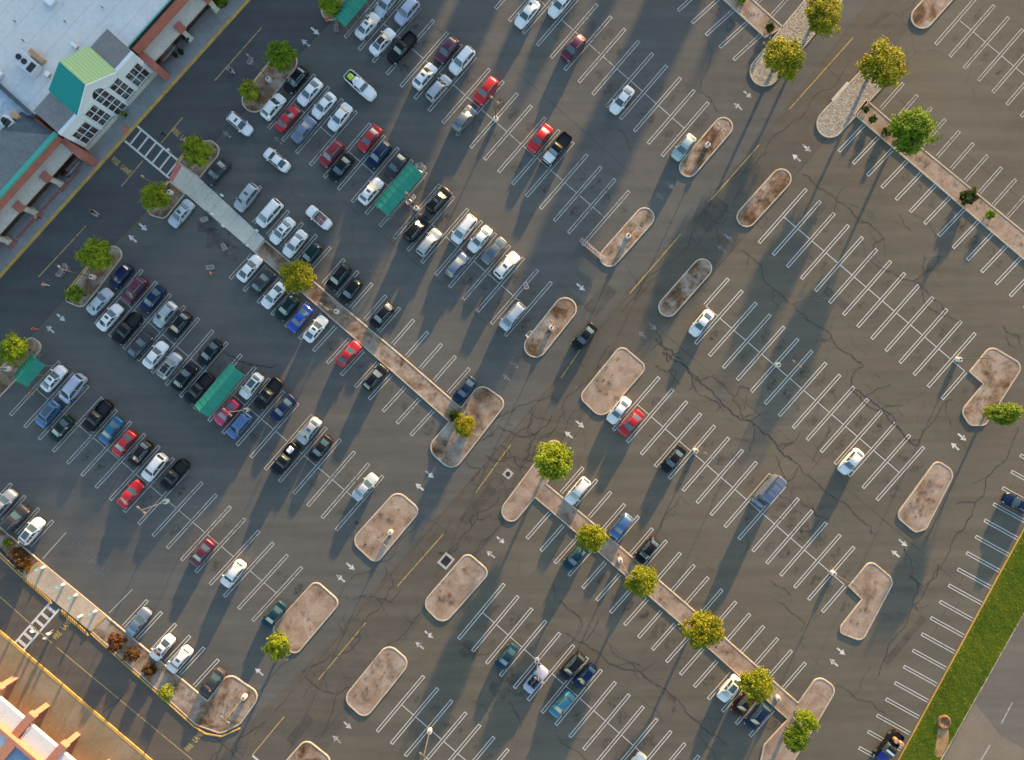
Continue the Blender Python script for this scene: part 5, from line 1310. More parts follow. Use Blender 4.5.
CARS = [
 # top rows
 (239.5, 123.5, 'hatch', 'white', DR, 'white hatchback with a dark sunroof driving below the storefront island', 'sun'),
 (295.8, 79.5, 'suv', 'black', D, 'black suv parked tight against the storefront tree island'),
 (309.8, 92, 'sedan', 'white', D, 'white sedan between the black suv by the island and another white sedan'),
 (273, 106.5, 'suv', 'white', U_, 'white suv nose to nose with the black one at the storefront island'),
 (287, 118.5, 'sedan', 'red', U_, 'red sedan beside the white suv below the storefront island'),
 (324, 105.5, 'sedan', 'white', D, 'middle white sedan of three above the grey blue saloon'),
 (303.5, 129.5, 'sedan', 'bluegrey', U_, 'slate blue sedan next to the red one in the short lower row'),
 (340, 116.8, 'sedan', 'white', D, 'white sedan at the open lower end of the three white saloons'),
 (360, 85, 'pickup', 'white', DR, 'white pickup crossing the aisle with lime green load in its bed', '', 'vehicles being driven'),
 (369.5, 138.5, 'sedan', 'red', D, 'bright red sedan beside the dark suv above the aisle'),
 (331.5, 153.5, 'suv', 'darkred', D, 'dark red suv at the lower left of the bright red sedan'),
 (367.5, 25.5, 'sedan', 'pearl', U_, 'white sedan with small sunroof next to the top green shelter', 'sun'),
 (382.5, 41.5, 'sedan', 'white', U_, 'white sedan with a black glass roof near the top', 'dark'),
 (402, 47.5, 'pickup', 'black', D, 'black pickup with covered bed beside the black roofed white sedan'),
 (386.5, 3, 'sedan', 'palesilver', D, 'silver sedan cut by the top edge left of the blue grey wagon'),
 (407, 11, 'suv', 'lavender', D, 'blue grey wagon at the top beside the black pickup'),
 (447, 49.5, 'suv', 'maroon', D, 'maroon suv beside a white suv in the upper bays'),
 (462, 60, 'suv', 'white', D, 'white suv right of the maroon suv in the upper bays'),
 (424.8, 76, 'suv', 'white', U_, 'white suv with a dark sunroof left of a silver one', 'sun'),
 (438.8, 88, 'suv', 'silver', U_, 'silver suv right of the white one with a sunroof'),
 (486, 90.5, 'suv', 'scarlet', D, 'scarlet hatchback like suv with a pale roof reflection above the taupe sedan'),
 (464, 118.5, 'suv', 'grey', U_, 'grey suv below the scarlet one beside the light pole'),
 (527.3, 13.5, 'sedan', 'white', D, 'white sedan near the top edge left of another white car'),
 (561, 3, 'sedan', 'white', D, 'white sedan cut by the top edge in the upper bays'),
 (573.7, 47.5, 'suv', 'maroon', D, 'lone purple maroon suv high in the upper bays'),
 (540, 138, 'sedan', 'scarlet', D, 'scarlet coupe beside the black truck with a white bonnet'),
 (557, 148.5, 'pickup', 'black', D, 'black truck with a white bonnet beside the scarlet coupe', 'whitehood'),
 (622, 99.7, 'sedan', 'white', D, 'lone white sedan in the empty bays above the narrow island'),
 (684, 147, 'suv', 'palegreen', D, 'pale green suv parked against the narrow island'),
 # left of long median, storefront
 (217, 171.5, 'sedan', 'charcoal', D, 'charcoal sedan by itself above the concrete path'),
 (276.5, 159.7, 'sedan', 'white', UL, 'white sedan driving alone across the storefront aisle', '', 'vehicles being driven'),
 (246.5, 197.3, 'suv', 'silver', D, 'silver blue suv with dark sunroof next to the concrete path', 'sun'),
 (269, 213, 'minivan', 'white', D, 'white minivan between the silver suv and a white saloon'),
 (282.3, 230.8, 'sedan', 'white', D, 'white sedan with a small sunroof beside the minivan by the path', 'sun'),
 (295, 243.6, 'sedan', 'white', D, 'white sedan with a dark rear glass at the start of the long median'),
 (319.5, 218, 'convertible', 'white', UL, 'open white convertible with red brown seats driving in the aisle', '', 'vehicles being driven'),
 (310.5, 254.5, 'hatch', 'darkgreen', D, 'dark green hatchback beside the olive median tree'),
 (338.5, 277, 'suv', 'black', D, 'black suv above the long median left of a similar black suv'),
 (350.5, 291, 'hatch', 'black', D, 'black hatchback above the long median at the right of a black suv'),
 (249.5, 268.5, 'sedan', 'white', U_, 'white sedan below the start of the long median'),
 (262, 281.5, 'sedan', 'charcoal', U_, 'dark grey sedan between two white saloons below the median'),
 (273.5, 295.5, 'sedan', 'white', D, 'white sedan partly under the olive median tree'),
 (341, 167.5, 'sedan', 'black', D, 'black sedan beside the dark red suv near the long shelter'),
 (378.8, 154.5, 'suv', 'navy', D, 'navy suv right of the bright red sedan'),
 (396.5, 164.5, 'sedan', 'charcoal', D, 'charcoal sedan squeezed against the long green shelter'),
 (370.8, 191, 'suv', 'white', U_, 'white suv with sunroof left of the long green shelter', 'sun'),
 (438.5, 200, 'suv', 'black', U_, 'black suv with a sunroof right of the light pole by the shelter', 'sun'),
 (416, 228.5, 'suv', 'black', U_, 'black suv below the light pole by the shelter'),
 (428.8, 242.5, 'suv', 'silver', U_, 'silver suv next to the black one below the shelter'),
 (464, 228.8, 'minivan', 'white', D, 'white minivan left of a white saloon in the middle bays'),
 (480, 239, 'sedan', 'white', D, 'white sedan between the minivan and the slate sedan in the middle bays'),
 (494, 250.5, 'sedan', 'grey', D, 'slate grey sedan between two white cars in the middle bays'),
 (457, 265, 'hatch', 'bluegrey', U_, 'dark blue hatchback alone on the lower side of the middle bays'),
 (506.8, 265, 'suv', 'white', U_, 'white suv with sunroof at the end of the middle bays', 'sun'),
 (512.5, 316.5, 'minivan', 'palesilver', D, 'white silver minivan alone beside the kerbed island'),
 (584.5, 336.5, 'sedan', 'black', D, 'black sedan driving along the yellow centre line', '', 'vehicles being driven'),
 (465, 389.5, 'sedan', 'navy', D, 'dark blue sedan parked at the wide end of the long median'),
 (381.8, 315.5, 'suv', 'black', D, 'black suv with roof rails above the middle of the long median'),
 # row at left, in front of the store
 (181, 213.5, 'sedan', 'palesilver', D, 'silver sedan with a sunroof below the small storefront island', 'sun'),
 (120.5, 276, 'hatch', 'navy', D, 'navy hatchback against the island left of a maroon car'),
 (134, 290, 'suv', 'maroon', D, 'maroon suv between two navy cars near the storefront'),
 (152.3, 299, 'sedan', 'navy', D, 'navy sedan right of the maroon suv near the storefront'),
 (99.8, 301.5, 'sedan', 'palesilver', U_, 'silver white sedan beside the thin kerb tip sapling'),
 (109.8, 317.5, 'sedan', 'white', U_, 'white sedan with sunroof left of the black pickup near the storefront', 'sun'),
 (126.3, 328.5, 'pickup', 'black', D, 'black pickup right of the white sedan with a sunroof'),
 (165, 314.5, 'suv', 'silver', D, 'silver suv right of the navy sedan near the storefront'),
 (179, 325, 'suv', 'black', D, 'black suv with glowing rear right of the silver suv'),
 (139, 346, 'sedan', 'charcoal', U_, 'dark sedan between the black pickup and a white sedan'),
 (155.3, 355, 'sedan', 'white', U_, 'white sedan right of the dark sedan below the silver suv'),
 (169.2, 366, 'suv', 'silver', U_, 'silver suv with dark roof right of the white sedan', 'dark'),
 (183.8, 377, 'sedan', 'black', U_, 'black sedan left of the dark pickup beside the middle shelter'),
 (198.5, 388.5, 'pickup', 'black', D, 'black pickup hugging the left side of the middle green shelter'),
 (209.5, 352.5, 'sedan', 'black', D, 'lone black sedan at the upper side of the row left of the middle shelter'),
 (251, 386, 'suv', 'white', D, 'white wagon with big dark glass roof right of the middle shelter', 'pano'),
 (226.5, 412.5, 'sedan', 'pinkred', D, 'pink red coupe at the lower right of the middle shelter'),
 (268, 393.5, 'pickup', 'black', D, 'black pickup right of the white wagon with a glass roof'),
 (283, 408, 'sedan', 'navy', D, 'dark blue sedan right of the black pickup behind the white wagon'),
 (239, 425.5, 'suv', 'steelblue', D, 'steel blue suv right of the pink red coupe'),
 (299.7, 318.5, 'sedan', 'blue', D, 'vivid blue coupe below the long median'),
 (287, 307.5, 'suv', 'darkgreen', D, 'very dark green suv left of the vivid blue coupe'),
 (315.5, 329, 'sedan', 'white', U_, 'white sedan with sunroof right of the vivid blue coupe', 'sun'),
 (348.2, 354, 'sedan', 'red', U_, 'red coupe below the long median'),
 (374.8, 377.5, 'suv', 'black', U_, 'black suv alone at the lower right of the red coupe'),
 (309, 431, 'suv', 'silver', D, 'silver suv with dark sunroof above a black pickup', 'sun'),
 (285, 459, 'pickup', 'black', D, 'long black pickup carrying a white bundle'),
 (320.5, 448.5, 'sedan', 'black', D, 'black sedan right of the silver suv with a sunroof'),
 (365, 487, 'sedan', 'palesilver', U_, 'silver sedan alone above the pale island'),
 # left edge rows
 (53.5, 378.7, 'sedan', 'white', U_, 'white sedan with sunroof beside the left edge shelter', 'sun'),
 (72, 388.5, 'minivan', 'lavender', D, 'lavender grey minivan right of the white sedan by the left shelter'),
 (47.5, 414, 'suv', 'steelblue', D, 'grey blue suv with dark roof at the left', 'pano'),
 (60.5, 429, 'sedan', 'darkgreen', D, 'dark green sedan right of the grey blue suv'),
 (97, 416, 'pickup', 'black', D, 'black pickup left of the ocean blue sedan'),
 (110.8, 430.5, 'sedan', 'oceanblue', D, 'ocean blue sedan between the black pickup and a crimson sedan'),
 (123.8, 443.5, 'sedan', 'red', D, 'crimson sedan right of the ocean blue sedan'),
 (139.5, 453.8, 'suv', 'black', D, 'black suv between the crimson sedan and a white suv'),
 (154, 467.5, 'suv', 'white', D, 'white suv between the black suv and the black pickup'),
 (174, 475, 'pickup', 'black', D, 'black pickup at the right end of the left row, near the bare light pole'),
 (130.2, 494, 'sedan', 'scarlet', U_, 'scarlet sedan on the lower side of the left row'),
 (3.5, 503, 'suv', 'silver', U_, 'silver suv cut by the left edge'),
 (14.8, 518.7, 'suv', 'charcoal', U_, 'dark suv between the silver one and the white one at the left edge'),
 (31, 531.5, 'suv', 'white', U_, 'white suv with black glass roof beside the russet shrubs', 'pano'),
 (201.5, 553, 'sedan', 'maroon', D, 'lone maroon sedan left of a white suv in the lower bays'),
 (232.8, 574, 'suv', 'white', D, 'lone white suv in the lower left bays'),
 (273.8, 615, 'sedan', 'teal', D, 'dark teal sedan beside the pale island with the spiky tree'),
 (138.2, 622, 'sedan', 'bluegrey', U_, 'slate sedan nosing over the largest russet bush'),
 (161.8, 648, 'sedan', 'white', D, 'white sedan with sunroof left of a white suv by the planting strip', 'sun'),
 (179, 660, 'suv', 'white', D, 'white suv with roof bars by the planting strip', 'sun'),
 (211.8, 682.5, 'sedan', 'charcoal', D, 'dark sedan beside the corner island at the side drive'),
 # right half
 (701.5, 323, 'sedan', 'white', D, 'white sedan near the cracked aisle right of the narrow island'),
 (619, 410.3, 'sedan', 'white', D, 'white sedan beside the red sedan at the broad island'),
 (631.3, 423, 'sedan', 'red', D, 'red sedan right of the white one at the broad island'),
 (673.3, 459.3, 'sedan', 'black', D, 'lone black sedan left of a light pole in the right bays'),
 (768.8, 491.5, 'van', 'vanblue', D, 'tall pale blue grey cargo van alone in the right bays'),
 (621, 526, 'hatch', 'steelblue', D, 'steel blue hatchback on the upper side of the tree median'),
 (647.2, 550.5, 'suv', 'black', D, 'black suv on the upper side of the tree median'),
 (851, 461.5, 'suv', 'white', D, 'white suv with dark windscreen alone in the empty right bays'),
 (577.8, 491, 'suv', 'white', D, 'white suv on the upper side of the tree median near its large tree'),
 (575.7, 557, 'sedan', 'teal', D, 'dark teal sedan under the olive tree on the lower side of the tree median'),
 (1018, 504, 'suv', 'navy', math.atan2(.48, -.877), 'navy suv with a pale nose cut by the right edge'),
 (506.5, 657, 'sedan', 'teal', D, 'dark teal sedan alone left of the white convertible'),
 (535.5, 678.3, 'convertible', 'lavender', U_, 'pale roofless sports car with dark seats at the light pole', 'darkseat'),
 (572.2, 666.5, 'suv', 'black', D, 'black suv left of a black sedan in the lower middle bays'),
 (584.8, 676, 'suv', 'navy', D, 'blackish navy suv above the teal blue wagon'),
 (562, 704.5, 'suv', 'tealblue', D, 'teal blue wagon in the lower middle bays'),
 (729.5, 689, 'suv', 'white', D, 'white suv with black roof glass beside the ragged olive tree', 'pano'),
 (744.5, 703, 'suv', 'oxblood', D, 'very dark red suv squeezed between two cars under the ragged olive tree'),
 (757.5, 716.5, 'suv', 'navy', D, 'navy suv at the end of three cars below the ragged olive tree'),
 (634, 766.5, 'sedan', 'pearl', U_, 'white car cut by the bottom edge'),
 (889, 747, 'pickup', 'black', math.atan2(-.80, -.60), 'black truck with royal blue bonnet and tan drums along the grass verge', 'bluehood'),
 (355, -8, 'sedan', 'white', D, 'white car cut by the top edge behind the upper green shelter'),
]
CARS = [c for c in CARS if c[1] > -5]
for c in CARS:
    x, y, tn, col, ang, lab = c[:6]; opt = c[6] if len(c) > 6 else ''; gr = c[7] if len(c) > 7 else PARKED
    car(x, y, tn, col, ang, lab, opt, gr)
# loads
def bundle(x, y, z, size, rz, m, label, name, cat):
    bm = bmesh.new(); add_box(bm, (0, 0, size[2] / 2), size, 0, .0)
    bmesh.ops.subdivide_edges(bm, edges=bm.edges, cuts=5, use_grid_fill=True)
    rnd = random.Random(int(x))
    for v in bm.verts:
        k = 1 - .18 * (abs(v.co.x) / size[0] * 2) ** 4
        v.co.y *= k; v.co.z = v.co.z * (1 - .35 * (abs(v.co.y) / size[1] * 2) ** 3) + rnd.uniform(-.06, .06); v.co.x += rnd.uniform(-.07, .07); v.co.y += rnd.uniform(-.06, .06)
    c = W(x, y, z); o = obj(name, bm, M[m], None, True, c, rz); tag(o, label, cat); return o
bundle(356.5, 81.5, .72, (.8, 1.15, .5), A_DR, 'plastic_white', 'white folded sheeting behind the cab of the white pickup', 'sheeting', 'sheeting')
bundle(351.2, 77.4, .72, (.85, .85, .42), A_DR, 'tarp_lime', 'lime green tarpaulin bundle in the bed of the white pickup', 'tarpaulin', 'tarpaulin')
bundle(290.8, 449.5, .72, (.9, .8, .6), A_UR, 'plastic_white', 'white bundle in the bed of the long black pickup', 'sack', 'bundle')
for x, y, lab in ((893.2, 738, 'left tan drum in the bed of the black truck with a blue bonnet'), (898.5, 741.5, 'right tan drum in the bed of the black truck with a blue bonnet')):
    root = empty('drum', W(x, y, .72), 0, lab, 'drum', 'drums on the truck')
    bm = bmesh.new(); add_cyl(bm, (0, 0, .45), .36, .9, 18); obj('barrel', bm, M['tank'], root)
    bm = bmesh.new(); add_cyl(bm, (0, 0, .93), .34, .06, 18); add_cyl(bm, (.2, 0, .98), .07, .06, 8); obj('lid', bm, M['rust_sunlit'], root)

# ------------------------------------------------------------------ cart shelters
def shelter(x, y, Lp, Wp, label, rz=A_UR):
    h = 2.55; c = W(x, y, h); L = Lp * S * (1 - h / H); B = Wp * S * (1 - h / H)
    root = empty('cart_shelter', (c.x, c.y, 0), rz, label, 'cart shelter', 'green roofed cart shelters')
    bm = bmesh.new(); n = 10; prof = []
    for k in range(n + 1):
        t = -1 + 2 * k / n; prof.append((t * B / 2, h + .8 * (1 - abs(t) ** 1.08)))
    seg = 6; g = []
    for i in range(seg + 1):
        xx = -L / 2 + L * i / seg
        g.append([bm.verts.new((xx, p[0], p[1] - (.03 if i % 2 else 0))) for p in prof])
    for i in range(seg):
        for k in range(n): bm.faces.new((g[i][k], g[i + 1][k], g[i + 1][k + 1], g[i][k + 1]))
    bmesh.ops.recalc_face_normals(bm, faces=bm.faces)
    if sum(f.normal.z for f in bm.faces) < 0: bmesh.ops.reverse_faces(bm, faces=bm.faces)
    bmesh.ops.solidify(bm, geom=list(bm.faces), thickness=.04)
    for i in range(9):
        xx = -L / 2 + .15 + (L - .3) * i / 8
        for s in (-1, 1): add_bar(bm, (xx, 0, h + .84), (xx, s * B / 2, h + .04), .035, 5)
    obj('roof', bm, M['awning'], root, True, sharp=20)
    for i in (-1, 0, 1):
        for s in (-1, 1):
            bm = bmesh.new(); add_cyl(bm, (i * (L / 2 - .25), s * (B / 2 - .15), h / 2), .05, h, 8); obj('post', bm, M['steel'], root)
    for s in (-1, 1):
        bm = bmesh.new()
        for z in (.4, .95): add_bar(bm, (-L / 2, s * (B / 2 - .05), z), (L / 2, s * (B / 2 - .05), z), .035)
        for k in range(9): add_bar(bm, (-L / 2 + L * k / 8, s * (B / 2 - .05), .05), (-L / 2 + L * k / 8, s * (B / 2 - .05), .95), .02)
        obj('side_rail', bm, M['steel'], root)
    return root
shelter(398.5, 189.5, 55, 18.5, 'long green cart shelter between a charcoal sedan and a white suv')
shelter(219.5, 390, 56, 18.5, 'long green cart shelter between a black pickup and a white wagon')
shelter(29.5, 370, 29, 18.5, 'short green cart shelter at the left edge')
shelter(350, 8, 36, 17, 'green cart shelter cut by the top edge')

# ------------------------------------------------------------------ shopping carts
def cart_meshes():
    m = {}
    bm = bmesh.new()
    b0 = [(-.30, -.20, .45), (.38, -.16, .52), (.38, .16, .52), (-.30, .20, .45)]; b1 = [(-.42, -.28, .95), (.48, -.21, .88), (.48, .21, .88), (-.42, .28, .95)]
    for k in range(4):
        j = (k + 1) % 4
        add_bar(bm, b0[k], b0[j], .014, 5); add_bar(bm, b1[k], b1[j], .018, 5)
        for q in range(5):
            t = q / 5
            add_bar(bm, Vector(b0[k]).lerp(Vector(b0[j]), t), Vector(b1[k]).lerp(Vector(b1[j]), t), .010, 4)
        add_bar(bm, Vector(b0[k]).lerp(Vector(b1[k]), .5), Vector(b0[j]).lerp(Vector(b1[j]), .5), .010, 4)
    for q in range(1, 5): add_bar(bm, Vector(b0[0]).lerp(Vector(b0[1]), q / 5), Vector(b0[3]).lerp(Vector(b0[2]), q / 5), .010, 4)
    m['basket'] = mesh_of('basket', bm, M['cartwire'])
    bm = bmesh.new()
    for s in (-1, 1): add_bar(bm, (-.42, s * .24, .14), (.45, s * .17, .14), .018, 5); add_bar(bm, (-.42, s * .24, .14), (-.36, s * .24, .95), .018, 5); add_bar(bm, (.45, s * .17, .14), (.1, s * .18, .48), .018, 5)
    m['frame'] = mesh_of('frame', bm, M['steel'])
    bm = bmesh.new(); add_bar(bm, (-.5, -.27, 1.02), (-.5, .27, 1.02), .025, 6); add_bar(bm, (-.42, -.27, .95), (-.5, -.27, 1.02), .018, 5); add_bar(bm, (-.42, .27, .95), (-.5, .27, 1.02), .018, 5)
    m['handle'] = mesh_of('handle', bm, M['cartred'])
    bm = bmesh.new(); add_cyl(bm, (0, 0, .06), .06, .035, 10, None, Matrix.Rotation(R(90), 4, 'X')); m['wheel'] = mesh_of('wheel', bm, M['tyre'])
    return m
CM = cart_meshes()
def cart(x, y, rz, label, group=None, z=0.0):
    root = empty('shopping_cart', W(x, y) + Vector((0, 0, z)), rz, label, 'shopping cart', group); root.scale = (1.12, 1.12, 1.05)
    for k in ('basket', 'frame', 'handle'): child(k, CM[k], root)
    for p in ((-.4, -.24), (-.4, .24), (.43, -.17), (.43, .17)): child('wheel', CM['wheel'], root, loc=(p[0], p[1], 0))
    return root
for k in range(9):
    cart(582.5 + k * 2.3, 242.5 + k * 1.95, A_DR, 'wire cart nested in the row beside the island light pole', 'carts nested beside the island')
for k in range(7):
    cart(166.5 + k * 1.45, 60.5 - k * 1.6, FR_ANG, 'wire cart nested under the right hand store canopy', 'carts nested by the right canopy', .13)
for k in range(7):
    cart(71.5 + k * 1.45, 174.5 - k * 1.6, FR_ANG, 'wire cart nested under the left hand store canopy', 'carts nested by the left canopy', .13)
for x, y, a, lab in ((252.3, 63.5, 1.2, 'single cart on the lane beside the yellow dash near the island tree'), (206.5, 220.5, .4, 'single cart left below the concrete path beside a handicap sign'), (226, 248, 2.0, 'single cart on the tarry asphalt below the path'),
                     (212.5, 268, .2, 'white cart in the aisle left of a parked white sedan'), (413.5, 199.5, 1.0, 'cart at the lower end of the long shelter'), (410.5, 203, .5, 'second cart at the lower end of the long shelter nearest the pole'),
                     (526, 286.5, 1.9, 'single cart left in an empty bay above the minivan'), (529, 334.5, .8, 'single cart at the edge of the island by the minivan'), (420, 167, .3, 'cart pushed against the upper end of the long shelter'), (423.5, 170.5, .9, 'outer cart against the upper end of the long shelter'),
                     (337.5, 30.7, 1.6, 'pale cart in the aisle below the orange hydrant'), (63.2, 274, 1.0, 'cart left on the lane below the bright green island tree'), (68.5, 268, 1.8, 'cart on the lane nearest the island light pole')):
    cart(x, y, a, lab, 'stray carts')

# ------------------------------------------------------------------ people
def person(x, y, rz, shirt, trousers, label, stride=.25, lift=0.13, z=0.0):
    J = [(0, 0, .93), (.0, 0, 1.15), (.02, 0, 1.38), (.03, 0, 1.50), (.05, 0, 1.62), (.05, 0, 1.73)]
    E = [(0, 1), (1, 2), (2, 3), (3, 4), (4, 5)]; rad = [.15, .135, .15, .06, .09, .085]
    for s in (-1, 1):
        b = len(J)
        J += [(.01, s * .09, .88), (.05 + s * stride * .35, s * .10, .50), (s * stride * .8, s * .10, .09), (s * stride * .8 + .14, s * .11, .05)]
        rad += [.09, .062, .045, .04]; E += [(0, b), (b, b + 1), (b + 1, b + 2), (b + 2, b + 3)]
        b = len(J)
        J += [(.02, s * .19, 1.40), (-s * stride * .25, s * .24, 1.13), (.1 - s * stride * .5, s * .23, .90), (.13 - s * stride * .55, s * .23, .82)]
        rad += [.058, .043, .034, .036]; E += [(2, b), (b, b + 1), (b + 1, b + 2), (b + 2, b + 3)]
    me = bpy.data.meshes.new('body'); me.from_pydata(J, E, [])
    o = bpy.data.objects.new('person', me); COL.objects.link(o)
    sk = o.modifiers.new('skin', 'SKIN'); sub = o.modifiers.new('sub', 'SUBSURF'); sub.levels = 1; sub.render_levels = 1
    for v, r in zip(me.skin_vertices[0].data, rad): v.radius = (r, r * (1.15 if r > .13 else 1))
    me.skin_vertices[0].data[0].use_root = True
    dg = bpy.context.evaluated_depsgraph_get(); m2 = bpy.data.meshes.new_from_object(o.evaluated_get(dg)); o.modifiers.clear(); o.data = m2; bpy.data.meshes.remove(me)
    for k in (M['skin'], M[shirt], M[trousers], M['trim']): m2.materials.append(k)
    for p in m2.polygons:
        c = p.center; p.use_smooth = True
        p.material_index = 3 if c.z < .10 else 2 if c.z < .95 and abs(c.y) < .19 else 1 if .95 <= c.z < 1.46 and not (abs(c.y) > .16 and c.z < 1.1) else 0
    o.location = W(x, y) + Vector((0, 0, z)); o.rotation_euler = (0, 0, rz)
    tag(o, label, 'person', 'people walking')
    bm = bmesh.new(); bmesh.ops.create_uvsphere(bm, u_segments=12, v_segments=8, radius=.108, matrix=Matrix.Translation((.035, 0, 1.715)) @ Matrix.Diagonal((1.05, .95, 1, 1)))
    for v in list(bm.verts):
        if v.co.z < 1.68 and v.co.x > .05: bm.verts.remove(v)
    obj('hair', bm, M['hair'], o, True)
    bm = bmesh.new()
    bmesh.ops.create_icosphere(bm, subdivisions=1, radius=.018, matrix=Matrix.Translation((.145, 0, 1.655))); obj('nose', bm, M['skin'], o, True)
    return o
for a in ((96, 213, A_DR, 'c_black', 'c_black', 'person in dark clothes walking in the storefront lane below the crosswalk'), (41, 218.5, A_DR, 'c_tan', 'c_black', 'person in a tan top at the yellow kerb beside a store pillar'),
          (48.5, 285.5, A_UL, 'c_pink', 'c_white', 'person in a pink top crossing the lane at the left'), (38.5, 329.5, 2.6, 'c_red', 'c_tan', 'person in a red top by the left end island'),
          (233.5, 73.5, A_UL, 'c_black', 'c_white', 'person in a dark top beside the yellow dash of the storefront lane'), (165.5, 136, A_UL, 'c_black', 'c_black', 'person in black on the lane just above the crosswalk'),
          (172, 152.5, A_UL, 'c_white', 'c_grey', 'person in white on the crosswalk near the red tactile strip'), (124, 118.5, A_DR, 'c_green', 'c_grey', 'person in green on the pavement at the store entrance'),
          (37.5, 628.5, A_UR, 'c_white', 'c_black', 'person in a white top on the ladder crossing of the side drive'), (53.5, 631, 1.0, 'c_white', 'c_grey', 'person in white right of the ladder crossing of the side drive'),
          (50.5, 635.5, 1.2, 'c_white', 'c_blue', 'person in blue trousers just below the ladder crossing of the side drive'), (213.5, 274, 0.3, 'c_tan', 'c_red', 'person in a tan top behind the white cart left of a parked sedan'), (35, 394, 1.2, 'c_red', 'c_tan', 'person in red standing in the bay below the left shelter')):
    person(*a)
cart(97.8, 214.5, A_DR, 'cart pushed by the person in dark clothes in the storefront lane', 'carts being pushed')
cart(232, 72, A_UL, 'cart pushed by the person in a dark top beside the yellow dash', 'carts being pushed')

# ------------------------------------------------------------------ signs, drains, hydrant, bins
def sign(x, y, rz, label, m='sign_teal', z=.12, base=True):
    root = empty('parking_sign', W(x, y) + Vector((0, 0, z)), rz, label, 'sign', 'accessible parking signs')
    bm = bmesh.new(); add_cyl(bm, (0, 0, 1.0), .035, 2.0, 8); obj('post', bm, M['steel'], root)
    bm = bmesh.new(); add_box(bm, (0.05, 0, 1.75), (.04, .42, .6), 0, .015); obj('plate', bm, M[m], root)
    bm = bmesh.new(); add_cyl(bm, (0, 0, .3), .2, .6, 12, .16); obj('bollard', bm, M['sign_white'], root)
for x, y, lab in ((44.5, 567, 'upper left accessible parking sign on the ramp pad'), (64.5, 584, 'accessible parking sign second from the striped kerb on the ramp pad'), (77, 594.5, 'accessible parking sign in the middle of the ramp pad'), (96.5, 610.5, 'accessible parking sign nearest the russet bushes on the ramp pad')):
    sign(x, y, R(40), lab)
for x, y, lab in ((213, 214.5, 'accessible parking sign at the upper left of the concrete path'), (224, 226.5, 'accessible parking sign at the middle of the concrete path'), (248.5, 246, 'accessible parking sign at the lower end of the concrete path'), (258, 231, 'accessible parking sign beside the white minivan'), (223, 196, 'accessible parking sign beside the charcoal sedan')):
    sign(x, y, R(-130), lab)
root = empty('marker_post', W(82.5, 615) + Vector((0, 0, .12)), 0, 'short white bollard alone on the ramp pad', 'bollard')
bm = bmesh.new(); add_cyl(bm, (0, 0, .45), .16, .9, 14); obj('post', bm, M['sign_white'], root)
bm = bmesh.new(); add_cyl(bm, (0, 0, .93), .17, .07, 14, .10); obj('cap', bm, M['pole_base'], root)
def drain(x, y, s, rz, label):
    root = empty('storm_drain', W(x, y), rz, label, 'storm drain', 'storm drains')
    bm = bmesh.new()
    for a, b in (((-s / 2, 0), (.35, s)), ((s / 2, 0), (.35, s))): add_box(bm, (a[0], a[1], .012), (b[0], b[1], .03))
    for yy in (-s / 2 + .15, s / 2 - .15): add_box(bm, (0, yy, .012), (s - .36, .3, .03))
    obj('collar', bm, M['stone_white'], root)
    bm = bmesh.new(); q = s - .62
    for k in range(9): add_box(bm, (-q / 2 + q * (k + .5) / 9, 0, .016), (q / 16, q, .02))
    add_box(bm, (0, 0, .008), (q + .1, q + .1, .006)); obj('grate', bm, M['ironwork'], root)
drain(446, 561, 1.75, A_UR, 'square storm drain with dark grate beside the pale island')
root = empty('manhole', W(508, 474), A_UR, 'round manhole in a square collar on the cross drive', 'manhole')
bm = bmesh.new(); add_box(bm, (0, 0, .012), (1.25, 1.25, .03), 0, .01); obj('collar', bm, M['stone_white'], root)
bm = bmesh.new(); add_cyl(bm, (0, 0, .03), .36, .02, 24); obj('lid', bm, M['ironwork'], root)
root = empty('fire_hydrant', W(327, 20.5) + Vector((0, 0, .1)), 0, 'orange fire hydrant at the tip of the top island', 'hydrant')
bm = bmesh.new(); add_cyl(bm, (0, 0, .3), .17, .6, 14); add_cyl(bm, (0, 0, .03), .26, .06, 14); obj('barrel', bm, M['hydrant'], root, True, sharp=40)
bm = bmesh.new(); bmesh.ops.create_uvsphere(bm, u_segments=12, v_segments=8, radius=.18, matrix=Matrix.Translation((0, 0, .62))); add_cyl(bm, (0, 0, .84), .05, .1, 6); obj('bonnet', bm, M['hydrant'], root, True)
for s in (-1, 1):
    bm = bmesh.new(); add_cyl(bm, (0, s * .2, .42), .09, .16, 10, None, Matrix.Rotation(R(90), 4, 'X')); obj('nozzle', bm, M['hydrant'], root)
for x, y, lab in ((188.5, 40.5, 'dark green litter bin at the foot of the pillar right of the entrance'), (68.5, 175.5, 'dark green litter bin at the end of the left hand cart row')):
    root = empty('litter_bin', W(x, y) + Vector((0, 0, .13)), 0, lab, 'bin')
    bm = bmesh.new(); add_cyl(bm, (0, 0, .5), .42, 1.0, 16, .48); obj('drum', bm, M['bin_green'], root)
    bm = bmesh.new(); add_cyl(bm, (0, 0, 1.03), .5, .1, 16, .35); obj('lid', bm, M['trim'], root)
PL = [('plant_display', 222, 2.5, 9, 'leaf_green', 'large display of green plants on the pavement at the top edge'), ('potted_plant', 183, 54, 3.4, 'leaf_dark', 'dark potted plant right of the glazed entrance'), ('potted_plant', 177, 57, 2.6, 'leaf_dark', 'small potted plant beside the right hand cart row'), ('potted_plant', 126.5, 115.5, 2.6, 'leaf_lime', 'lime potted plant by the store entrance')]
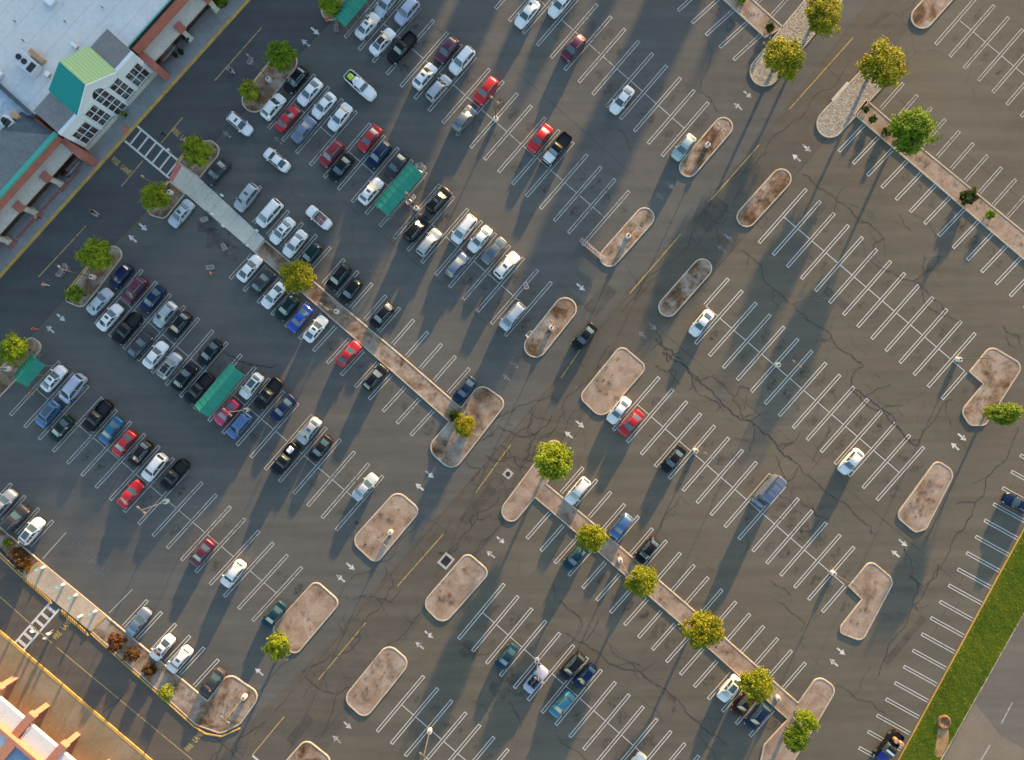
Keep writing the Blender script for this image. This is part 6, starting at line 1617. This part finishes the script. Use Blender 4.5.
for nm, x, y, r, lf, lab in PL:
    root = empty(nm, W(x, y) + Vector((0, 0, .13)), 0, lab, 'plant')
    bm = bmesh.new(); add_cyl(bm, (0, 0, .2), .22 if r < 5 else .9, .4, 14, .3 if r < 5 else 1.0); obj('planter', bm, M['trim'], root)
    cr = child('foliage', SHRUBS[int(x) % 2], root, M[lf], (0, 0, .75)); cr.scale = (r * S, r * S, .5)

# ------------------------------------------------------------------ woods unseen beyond the north edge, added and sized to shade lot and roof
def shade_woods(specs):
    rnd = random.Random(77); bm = bmesh.new(); lay = bm.loops.layers.float_color.new('tint')
    for (x, y, rad, h) in specs:
        c = Vector(((x - 512) * S, (380 - y) * S, 0)); r = rad * S
        f0 = len(bm.faces); add_cyl(bm, c + Vector((0, 0, h * .35)), .35, h * .7, 6, .2)
        for f in list(bm.faces)[f0:]:
            for lp in f.loops: lp[lay] = (.1, .1, .1, 1)
        for i in range(420):
            t = rnd.random(); z = h * (.06 + .94 * t)
            w = r * (1.05 if t < .72 else max(.18, math.sqrt(max(0, 1 - ((t - .72) / .28) ** 2))))
            a = rnd.random() * 6.28; q = w * math.sqrt(rnd.random())
            p = c + Vector((math.cos(a) * q, math.sin(a) * q, z))
            n = Vector((rnd.gauss(0, .5), -1 + rnd.gauss(0, .5), rnd.gauss(.4, .5))).normalized(); tt = n.orthogonal().normalized(); tt.rotate(Quaternion(n, rnd.random() * 6.28)); b = n.cross(tt)
            s = rnd.uniform(.6, 1.3)
            f = bm.faces.new([bm.verts.new(p + tt * s), bm.verts.new(p + b * s * .8), bm.verts.new(p - tt * s), bm.verts.new(p - b * s * .8)])
            v = rnd.random()
            for lp in f.loops: lp[lay] = (v, v, v, 1)
    o = obj('shade_woods', bm, M['leaf_dark']); o['kind'] = 'stuff'
TAN = math.tan(R(SUN_EL))
def shade_tree(q, ytip, ybase=-420, rad=14):
    """a tree of the woods on sight line q whose shade ends near survey row ytip"""
    x = (q - .42 * ybase) / .91; L = (ytip - ybase) / .907 * S
    return (x, ybase, rad, L * TAN)
sp = []; rw = random.Random(5)
for q in range(120, 400, 14):
    yt = 640 if q < 175 else 515 if q < 300 else 520
    for k in range(2): sp.append(shade_tree(q + rw.uniform(-6, 6), yt + rw.uniform(-60, 14), -520 + rw.uniform(-60, 40), 15))
for q in range(-140, 120, 15):
    for k in range(2): sp.append(shade_tree(q + rw.uniform(-6, 6), 640 + rw.uniform(-50, 20), -560 + rw.uniform(-60, 40), 16))
for q in (389,): sp.append(shade_tree(q, 500, -500, 13))
for q, yt, rd in ((433, 365, 11), (446, 330, 10), (438, 260, 12), (485, 60, 8), (612, 400, 12), (628, 330, 12), (598, 300, 8), (515, 75, 9), (553, 30, 8), (620, 180, 14), (668, 40, 8)): sp.append(shade_tree(q, yt, -430, rd))
shade_woods(sp)
